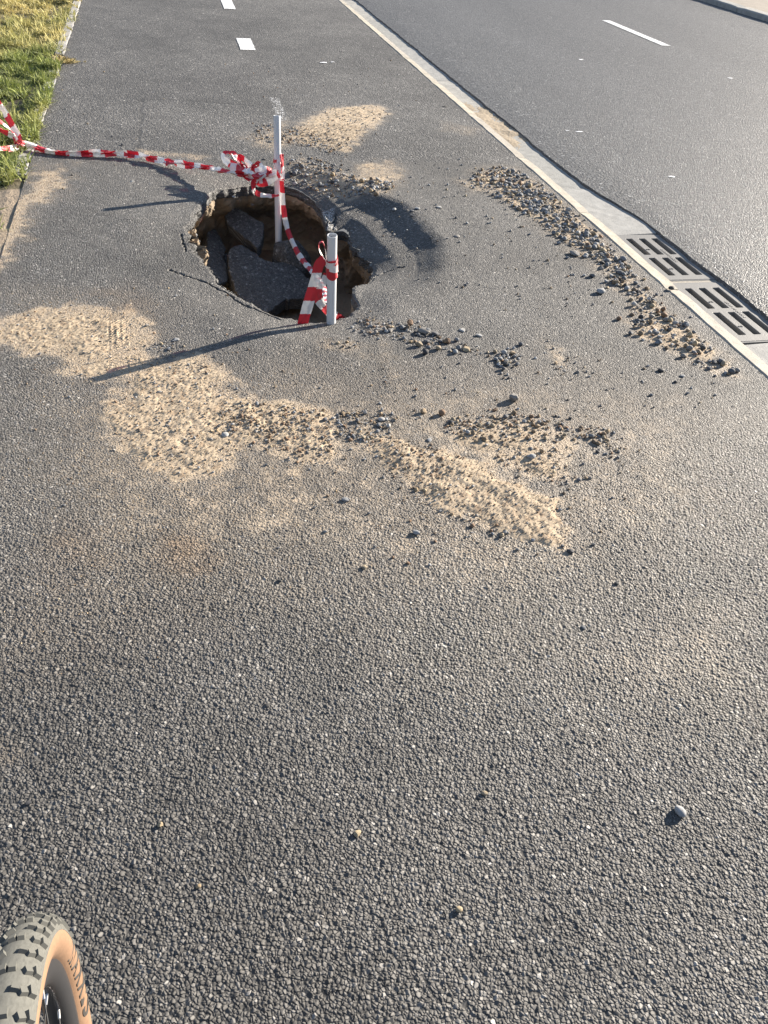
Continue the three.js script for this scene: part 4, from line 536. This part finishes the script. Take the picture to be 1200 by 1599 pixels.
// ---------------------------------------------------------------- barrier tape
const tapeMap = (() => { const w = 128, h = 32, d = new Uint8Array(w * h * 4); for (let j = 0; j < h; j++) for (let i = 0; i < w; i++) { const o = (j * w + i) * 4, e = (vn(j * 0.5, 1, 191) - 0.5) * 3, red = i + e > 2 && i + e < 66, s = 0.94 + 0.1 * fbm(i / 9, j / 9, 192, 3); d[o] = s8((red ? 0.56 : 0.80) * s); d[o + 1] = s8((red ? 0.018 : 0.79) * s); d[o + 2] = s8((red ? 0.035 : 0.77) * s); d[o + 3] = 255; } return dataTex(d, w, h, true, true); })();
M.tape = new THREE.MeshPhysicalMaterial({ color: 0xffffff, map: tapeMap, roughness: 0.55, transmission: 0.3, thickness: 0, side: THREE.DoubleSide });
// a film ribbon: centre line, width, angle of its flat side along the way, sideways crumple
function ribbon(P, width, { turn = () => 0, crumple = 0.004, seed = 1, start = 0, fold = 0, seg = 0.008, up = V(0, 1, 0) } = {}) {
  const cv = new THREE.CatmullRomCurve3(P.map((p) => V(...p)), false, 'centripetal'), L = cv.getLength(), n = Math.max(8, Math.round(L / seg)), A = 6, pos = [], uv = [], idx = []; let pu = null;
  for (let k = 0; k <= n; k++) {
    const t = k / n, c = cv.getPointAt(t), T = cv.getTangentAt(t); let s = pu ? pu.clone() : V(0, 0, 0).crossVectors(T, up); s.addScaledVector(T, -s.dot(T)); if (s.lengthSq() < 1e-6) s = V(1, 0, 0); s.normalize(); pu = s.clone(); const nn = V(0, 0, 0).crossVectors(s, T), a = turn(t, t * L), S = s.clone().multiplyScalar(Math.cos(a)).addScaledVector(nn, Math.sin(a)), N = V(0, 0, 0).crossVectors(S, T), wd = width * (1 - 0.25 * vn(t * L * 14, 3, seed));
    for (let j = 0; j <= A; j++) { const w = j / A - 0.5, f = fold * (Math.abs(w) * 2 - 0.5) * width * 0.5, q = (fbm(t * L * 30, j * 0.7, seed, 3) - 0.5) * crumple * 2 + f; pos.push(c.x + S.x * w * wd + N.x * q, c.y + S.y * w * wd + N.y * q, c.z + S.z * w * wd + N.z * q); uv.push((start + t * L) / 0.132, j / A); }
  }
  for (let k = 0; k < n; k++) for (let j = 0; j < A; j++) { const a = k * (A + 1) + j, b = a + A + 1; idx.push(a, b, a + 1, a + 1, b, b + 1); }
  return geom(pos, idx, uv);
}
function wrap(T, F, r, y0, y1, turns, width, seed) { // a band wound tightly round a leaning pipe
  const n = Math.round(turns * 28), A = 5, pos = [], uv = [], idx = [];
  for (let k = 0; k <= n; k++) { const t = k / n, a = t * turns * 6.283 + seed, w = width * (0.75 + 0.4 * vn(t * 7, 2, seed)); for (let q = 0; q <= A; q++) { const y = mix(y0, y1, t) + (q / A - 0.5) * w + 0.008 * Math.sin(a * 1.3 + seed), c = onPipe(T, F, y), R = r + 0.0012 * t * turns + 0.0045 * Math.pow(fbm(t * 16, q * 0.9, seed, 3), 2); pos.push(c[0] + Math.cos(a) * R, y, c[2] + Math.sin(a) * R); uv.push(a * r / 0.132 + seed * 0.3, q / A); } }
  for (let k = 0; k < n; k++) for (let q = 0; q < A; q++) { const a = k * (A + 1) + q, b = a + A + 1; idx.push(a, b, a + 1, a + 1, b, b + 1); }
  return geom(pos, idx, uv);
}
const onPipe = (T, F, y) => { const t = (y - F[1]) / (T[1] - F[1]); return [mix(F[0], T[0], t), y, mix(F[2], T[2], t)]; };
{ // long twisted strand from the grass to the far pole, with the bundle and knot on the pole
  const g = tag(group('barrier_tape'), 'long twisted red and white tape from the grass to the far pole', 'barrier tape');
  const line = [[-0.843, 0.050, -5.069], [-0.807, 0.030, -5.117], [-0.593, 0.020, -5.040], [-0.416, 0.020, -5.024], [-0.236, 0.022, -5.000], [-0.055, 0.028, -4.892], [0.086, 0.038, -4.770], [0.223, 0.055, -4.640], [0.338, 0.075, -4.525], [0.454, 0.090, -4.447], [0.563, 0.105, -4.413]];
  for (const [w, ph, s] of [[0.042, 0, 2], [0.034, 1.7, 3]]) mesh('twisted_strand', ribbon(line.map(([x, y, z], i) => [x, y + 0.006 * Math.sin(i * 2 + ph), z + 0.006 * Math.cos(i * 2.3 + ph)]), w, { turn: (t, l) => ph + l * 9 + 1.5 * Math.sin(l * 7 + ph), crumple: 0.010, seed: s, start: ph * 0.012, fold: 0.5 }), M.tape, g);
  const loops = [
    [[[0.435, 0.060, -4.445], [0.360, 0.090, -4.565], [0.298, 0.120, -4.644], [0.306, 0.135, -4.651], [0.342, 0.140, -4.647], [0.369, 0.125, -4.562], [0.406, 0.100, -4.490]], 0.05, 0.4],
    [[[0.387, 0.070, -4.487], [0.367, 0.130, -4.545], [0.384, 0.140, -4.569], [0.432, 0.120, -4.492], [0.474, 0.100, -4.470]], 0.04, 1.2],
    [[[0.403, 0.090, -4.457], [0.448, 0.130, -4.482], [0.467, 0.135, -4.488], [0.482, 0.110, -4.438], [0.437, 0.080, -4.425]], 0.04, 0.2],
    [[[0.355, 0.080, -4.509], [0.420, 0.075, -4.462], [0.479, 0.060, -4.425], [0.539, 0.080, -4.427], [0.578, 0.110, -4.419]], 0.06, 0.6],
    [[[0.454, 0.100, -4.448], [0.495, 0.120, -4.428], [0.536, 0.115, -4.424], [0.484, 0.080, -4.405], [0.451, 0.060, -4.424]], 0.045, 1.6],
    [[[0.485, 0.070, -4.415], [0.444, 0.060, -4.424], [0.435, 0.020, -4.420], [0.438, -0.010, -4.427]], 0.035, 1.0],
    [[[0.447, 0.000, -4.439], [0.467, -0.010, -4.427], [0.521, -0.020, -4.436], [0.576, -0.010, -4.417]], 0.03, 1.4],
    [[[0.325, 0.090, -4.564], [0.383, 0.110, -4.501], [0.426, 0.100, -4.447], [0.464, 0.090, -4.416], [0.521, 0.090, -4.417]], 0.055, 2.0],
  ];
  loops.forEach(([P, w, t0], k) => mesh(k === 5 || k === 6 ? 'loose_end' : 'bundle_loop', ribbon(P, w, { turn: (t) => t0 + t * 2.2, crumple: 0.012, seed: 20 + k, start: k * 0.05, fold: 0.3, seg: 0.006 }), M.tape, g));
  mesh('knot', wrap(P1T, P1F, 0.0200, 0.085, 0.115, 2.2, 0.045, 5), M.tape, g);
  mesh('knot', wrap(P1T, P1F, 0.0212, 0.135, 0.145, 1.3, 0.018, 9), M.tape, g);
  const k1 = onPipe(P1T, P1F, 0.13); mesh('knot', ribbon([[k1[0] + 0.024, k1[1] + 0.05, k1[2] + 0.004], [k1[0] + 0.026, k1[1], k1[2] + 0.016], [k1[0] + 0.03, k1[1] - 0.05, k1[2] + 0.016], [k1[0] + 0.024, k1[1] - 0.09, k1[2] + 0.022]], 0.028, { seed: 33, crumple: 0.006, turn: () => 0.5 }), M.tape, g);
  // slack loops on the grass, tied to the stake off the path
  const st = [[[[-0.836, 0.050, -5.069], [-0.846, 0.090, -5.149], [-0.874, 0.140, -5.191], [-0.908, 0.200, -5.246], [-0.942, 0.300, -5.210]], 0.05, 0.3], [[[-0.839, 0.040, -5.080], [-0.854, 0.070, -5.120], [-0.904, 0.100, -5.133], [-0.963, 0.130, -5.118]], 0.045, 1.2], [[[-0.843, 0.035, -5.073], [-0.866, 0.035, -5.036], [-0.911, 0.050, -4.981], [-0.973, 0.090, -4.921]], 0.04, 0.4], [[[-0.844, 0.080, -5.110], [-0.892, 0.100, -5.211], [-0.928, 0.130, -5.225], [-0.970, 0.170, -5.198]], 0.05, 2.0]];
  st.forEach(([P, w, t0], k) => mesh('slack_loop', ribbon(P, w, { turn: (t, l) => t0 + l * 3, crumple: 0.012, seed: 50 + k, start: k * 0.04, fold: 0.25 }), M.tape, g));
}
{ const t = tag(group('barrier_tape'), 'tape strand hanging through the hole between the two pipes', 'barrier tape'); mesh('hanging_strand', ribbon([[0.597, 0.056, -4.460], [0.600, -0.007, -4.460], [0.602, -0.075, -4.450], [0.617, -0.184, -4.400], [0.652, -0.262, -4.240], [0.685, -0.245, -3.950], [0.665, -0.132, -3.500], [0.604, 0.015, -3.020]], 0.036, { turn: (t) => 0.9 + t * 1.2, crumple: 0.006, seed: 61, fold: 0.3 }), M.tape, t); }
{ const t = tag(group('barrier_tape'), 'short tape knotted round the near pipe with striped tails', 'barrier tape'); const c = onPipe(P2T, P2F, 0.16);
  mesh('knot', wrap(P2T, P2F, 0.0200, 0.20, 0.235, 2.4, 0.055, 7), M.tape, t); mesh('knot', wrap(P2T, P2F, 0.0222, 0.255, 0.225, 1.6, 0.026, 11), M.tape, t);
  mesh('bow_loop', ribbon([[0.576, 0.228, -2.935], [0.554, 0.261, -2.920], [0.537, 0.295, -2.915], [0.535, 0.323, -2.910], [0.547, 0.329, -2.905], [0.557, 0.306, -2.900], [0.564, 0.268, -2.905], [0.571, 0.234, -2.910]], 0.022, { turn: (t) => 0.5 + t * 0.8, crumple: 0.003, seed: 71, start: 0.05, seg: 0.004 }), M.tape, t);
  mesh('tail', ribbon([[0.559, 0.260, -2.905], [0.538, 0.244, -2.900], [0.521, 0.165, -2.910], [0.499, 0.062, -2.925], [0.481, -0.026, -2.940], [0.464, -0.147, -2.960]], 0.056, { turn: () => 0.25, crumple: 0.003, seed: 72, start: 0.0, up: V(0, 0, 1) }), M.tape, t);
  mesh('tail', ribbon([[0.573, 0.194, -2.915], [0.559, 0.162, -2.915], [0.541, 0.117, -2.925], [0.540, 0.087, -2.935], [0.567, 0.029, -2.970], [0.610, -0.031, -3.030], [0.660, -0.073, -3.060], [0.710, -0.122, -3.080]], 0.04, { turn: (t) => 0.2 + t * 0.9, crumple: 0.004, seed: 73, start: 0.06, up: V(0, 0, 1) }), M.tape, t); }
{ const [a] = [[-0.975, 0.300, -5.065]]; pipe([a[0], 0.42, a[2]], [a[0] + 0.01, -0.3, a[2]], 'white plastic pipe standing in the grass').userData.group = undefined; }

// ---------------------------------------------------------------- bicycle wheel
{
  const w = group('bicycle_wheel'); w.position.set(-0.2185, 0.3716, -0.1097); const fw = V(Math.sin(-0.0732), 0, -Math.cos(-0.0732)), rt0 = V(Math.cos(-0.0732), 0, Math.sin(-0.0732)), n = rt0.clone().multiplyScalar(Math.cos(0.0427)).add(V(0, -Math.sin(0.0427), 0)), u = V(0, 0, 0).crossVectors(n, fw); w.quaternion.setFromRotationMatrix(new THREE.Matrix4().makeBasis(fw, u, n));   // local x ahead, y up, z to the right side
  tag(w, 'dusty knobbly bicycle wheel with tan sidewalls and black rim', 'bicycle wheel');
  const spin = (prof, seg = 200) => { const g = new THREE.LatheGeometry(prof.map(([r, z]) => new THREE.Vector2(r, z)), seg); g.rotateX(Math.PI / 2); return g; };
  const nm = (() => { const k = 256, d = new Uint8Array(k * k * 4); for (let j = 0; j < k; j++) for (let i = 0; i < k; i++) { const o = (j * k + i) * 4, v = 0.62 + 0.55 * fbm(i / 14, j / 14, 201, 4) + 0.2 * (h2(i, j, 202) - 0.5); d[o] = s8(0.105 * v); d[o + 1] = s8(0.105 * v); d[o + 2] = s8(0.094 * v); d[o + 3] = 255; } const t = dataTex(d, k, k, true, true); t.repeat.set(24, 2); return t; })();
  const tanMap = (() => { const k = 256, d = new Uint8Array(k * k * 4); for (let j = 0; j < k; j++) for (let i = 0; i < k; i++) { const o = (j * k + i) * 4, v = 0.86 + 0.25 * fbm(i / 22, j / 22, 203, 4) + 0.08 * (h2(i, j, 204) - 0.5); d[o] = s8(0.225 * v); d[o + 1] = s8(0.135 * v); d[o + 2] = s8(0.080 * v); d[o + 3] = 255; } const t = dataTex(d, k, k, true, true); t.repeat.set(20, 1); return t; })();
  M.tread = std(1, 1, 1, 0.9, { map: nm }); M.tan = std(1, 1, 1, 0.8, { map: tanMap }); M.rim = std(0.028, 0.028, 0.03, 0.42); M.steel = std(0.55, 0.55, 0.56, 0.3, { metalness: 0.9 }); M.print = std(0.05, 0.045, 0.04, 0.8); M.black = std(0.03, 0.03, 0.03, 0.5);
  const Rt = 0.3375, b = 0.0285;     // centre of the tyre's section and its half width
  const sec = (a, s = 1) => [Rt + Math.cos(a) * b * 0.96 * s, Math.sin(a) * b * s];
  const tp = []; for (let k = 0; k <= 24; k++) tp.push(sec(mix(-1.34, 1.34, k / 24))); const tyre = mesh('tyre', spin(tp), M.tread, w);
  for (const s of [-1, 1]) { const p = []; for (let k = 0; k <= 14; k++) p.push(sec(s * mix(1.34, 2.45, k / 14), 0.992)); p.push([0.3135, s * 0.0135]); mesh('sidewall', spin(s < 0 ? p.slice().reverse() : p), M.tan, tyre); }
  // tread blocks: rows across the tyre, alternating
  const knob = (a, phi, la, lw, h, sk) => { const g = new THREE.BoxGeometry(h, la, lw, 1, 1, 1), p = g.attributes.position; for (let k = 0; k < p.count; k++) if (p.getX(k) > 0) { p.setY(k, p.getY(k) * 0.8); p.setZ(k, p.getZ(k) * 0.82); } g.rotateX(sk); g.translate(b + h / 2 - 0.002, 0, 0); const m = g.attributes.position; for (let k = 0; k < m.count; k++) { const x = m.getX(k), y = m.getY(k), z = m.getZ(k), r0 = x * Math.cos(phi) - z * Math.sin(phi), z0 = x * Math.sin(phi) + z * Math.cos(phi), R = Rt + r0, q = y / 0.366; m.setXYZ(k, Math.cos(a + q) * R, Math.sin(a + q) * R, z0); } g.computeVertexNormals(); const f = g.toNonIndexed(); f.computeVertexNormals(); f.attributes.uv && 0; return f; };
  const NK = 76; for (let k = 0; k < NK; k++) { const a = k / NK * 2 * Math.PI, o = k & 1, gs = []; 
    if (o) { gs.push(knob(a, -0.15, 0.0105, 0.0075, 0.0052, 0), knob(a, 0.15, 0.0105, 0.0075, 0.0052, 0)); } else { gs.push(knob(a, -0.38, 0.010, 0.0095, 0.0050, 0.2), knob(a, 0.38, 0.010, 0.0095, 0.0050, -0.2)); }
    gs.push(knob(a + 0.010, o ? 0.66 : 0.62, 0.0095, 0.0085, 0.0050, 0.4), knob(a + 0.010, o ? -0.66 : -0.62, 0.0095, 0.0085, 0.0050, -0.4), knob(a, o ? 0.98 : 0.92, 0.0125, 0.0085, 0.0055, 0.25), knob(a, o ? -0.98 : -0.92, 0.0125, 0.0085, 0.0055, -0.25));
    mesh('tread_blocks', mergeGeometries(gs), M.tread, tyre); }
  { // lettering moulded round the sidewall, tops outward
    const word = 'MAXXIS', size = 0.0215, gs = []; let ang = 0.0; const adv = [0.113, 0.094, 0.088, 0.088, 0.054, 0.081];
    for (let k = 0; k < word.length; k++) { const q = new TextGeometry(word[k], { font, size, depth: 0.0007, curveSegments: 3 }); q.computeBoundingBox(); const bw = q.boundingBox.max.x; q.scale(1.35, 1, 1); q.translate(-bw * 0.67, -size / 2, 0); const m = q.attributes.position, ca = 0.14 - ang - adv[k] / 2; for (let v = 0; v < m.count; v++) { const x = m.getX(v), y = m.getY(v), z = m.getZ(v), R = Rt - 0.0065 + y, a = ca - x / (Rt - 0.006), s = Math.sqrt(Math.max(0, 1 - Math.pow((R - Rt) / (b * 0.96), 2))) * b * 0.992; m.setXYZ(v, Math.cos(a) * R, Math.sin(a) * R, s + 0.0001 + z); } q.computeVertexNormals(); gs.push(q); ang += adv[k]; }
    mesh('sidewall_lettering', mergeGeometries(gs), M.print, tyre); }
  mesh('rim', spin([[0.3155, 0.0165], [0.3165, 0.0148], [0.312, 0.0135], [0.306, 0.008], [0.306, -0.008], [0.312, -0.0135], [0.3165, -0.0148], [0.3155, -0.0165], [0.303, -0.0172], [0.292, -0.012], [0.2885, -0.004], [0.2885, 0.004], [0.292, 0.012], [0.303, 0.0172], [0.3155, 0.0165]]), M.rim, w);
  mesh('hub', spin([[0.004, -0.05], [0.010, -0.05], [0.010, -0.038], [0.028, -0.036], [0.028, -0.032], [0.014, -0.026], [0.012, 0], [0.014, 0.026], [0.028, 0.032], [0.028, 0.036], [0.010, 0.038], [0.010, 0.05], [0.004, 0.05]], 40), M.black, w);
  for (let k = 0; k < 28; k++) { const side = k & 1 ? 1 : -1, a = k / 28 * 2 * Math.PI + 0.135, h = a + ((k >> 1) & 1 ? 1 : -1) * 0.85, A = V(Math.cos(a) * 0.289, Math.sin(a) * 0.289, side * 0.002), B = V(Math.cos(h) * 0.026, Math.sin(h) * 0.026, side * 0.034), dir = B.clone().sub(A), L = dir.length(); const rod = new THREE.CylinderGeometry(0.0009, 0.0009, L, 6); rod.translate(0, L / 2, 0); const sp = mesh('spoke', rod, M.black, w); sp.position.copy(A); sp.quaternion.setFromUnitVectors(V(0, 1, 0), dir.normalize()); const nip = new THREE.CylinderGeometry(0.0017, 0.0021, 0.012, 8); nip.translate(0, 0.006, 0); mesh('nipple', nip, M.steel, sp); }
}

// ---------------------------------------------------------------- scraps on the road and sand in the gutter
{ const R = rng(41); const at = [[5.701, -7.853, 0.05], [3.034, -5.757, 0.05], [2.945, -5.784, 0.03], [3.247, -4.739, 0.04], [4.281, -8.454, 0.05], [1.426, -7.797, 0.06], [1.522, -7.840, 0.04]]; at.forEach(([x, z, s], k) => { const n = 9, pos = [0, 0.004, 0], idx = []; for (let i = 0; i < n; i++) { const a = i / n * 6.283, r = s * (0.3 + 0.5 * R()); pos.push(Math.cos(a) * r, 0.001 + 0.003 * R(), Math.sin(a) * r * 0.6); idx.push(0, 1 + (i + 1) % n, 1 + i); } const y = x > RX ? roadY(x) * 1 : 0, f = 1.5 / (1.5 - y); const road = x > RX; const m = mesh('white_scrap', geom(pos, idx), std(0.75, 0.76, 0.78, 0.7, { side: THREE.DoubleSide })); m.position.set(x * (1.5 - y) / 1.5, y + 0.002, z * (1.5 - y) / 1.5); tag(m, road ? 'small white scrap lying on the road' : 'small white paint flake on the path centre line', 'scrap', road ? 'white scraps on the road' : 'white flakes on the path'); }); }
{ const pos = [], col = [], idx = [], nx = 40, nz = 120, a = KX1 + 0.01, b = RX - 0.02; for (let j = 0; j <= nz; j++) for (let i = 0; i <= nx; i++) { const x = mix(a, b, i / nx), z = mix(-7.2, -5.5, j / nz), m = sstep(-7.2, -6.4, z) * sstep(-5.5, -5.9, z) * (0.9 - 0.6 * i / nx), v = 0.85 + 0.3 * (h2(i, j, 7) - 0.5); pos.push(x, GY - 0.012 + 0.03 * m * fbm(x * 12, z * 8, 211, 3) + 0.004 * h2(i, j, 8) + 0.012 * (i / nx) , z); col.push(0.31 * v, 0.25 * v, 0.175 * v); } for (let j = 0; j < nz; j++) for (let i = 0; i < nx; i++) { const p = j * (nx + 1) + i, c = p + nx + 1; idx.push(p, c, p + 1, p + 1, c, c + 1); } tag(mesh('sand_drift', geom(pos, idx, null, col), M.sand), 'sand washed into the gutter beside the kerb', 'sand', null, 'stuff'); }

renderer.render(scene, camera);
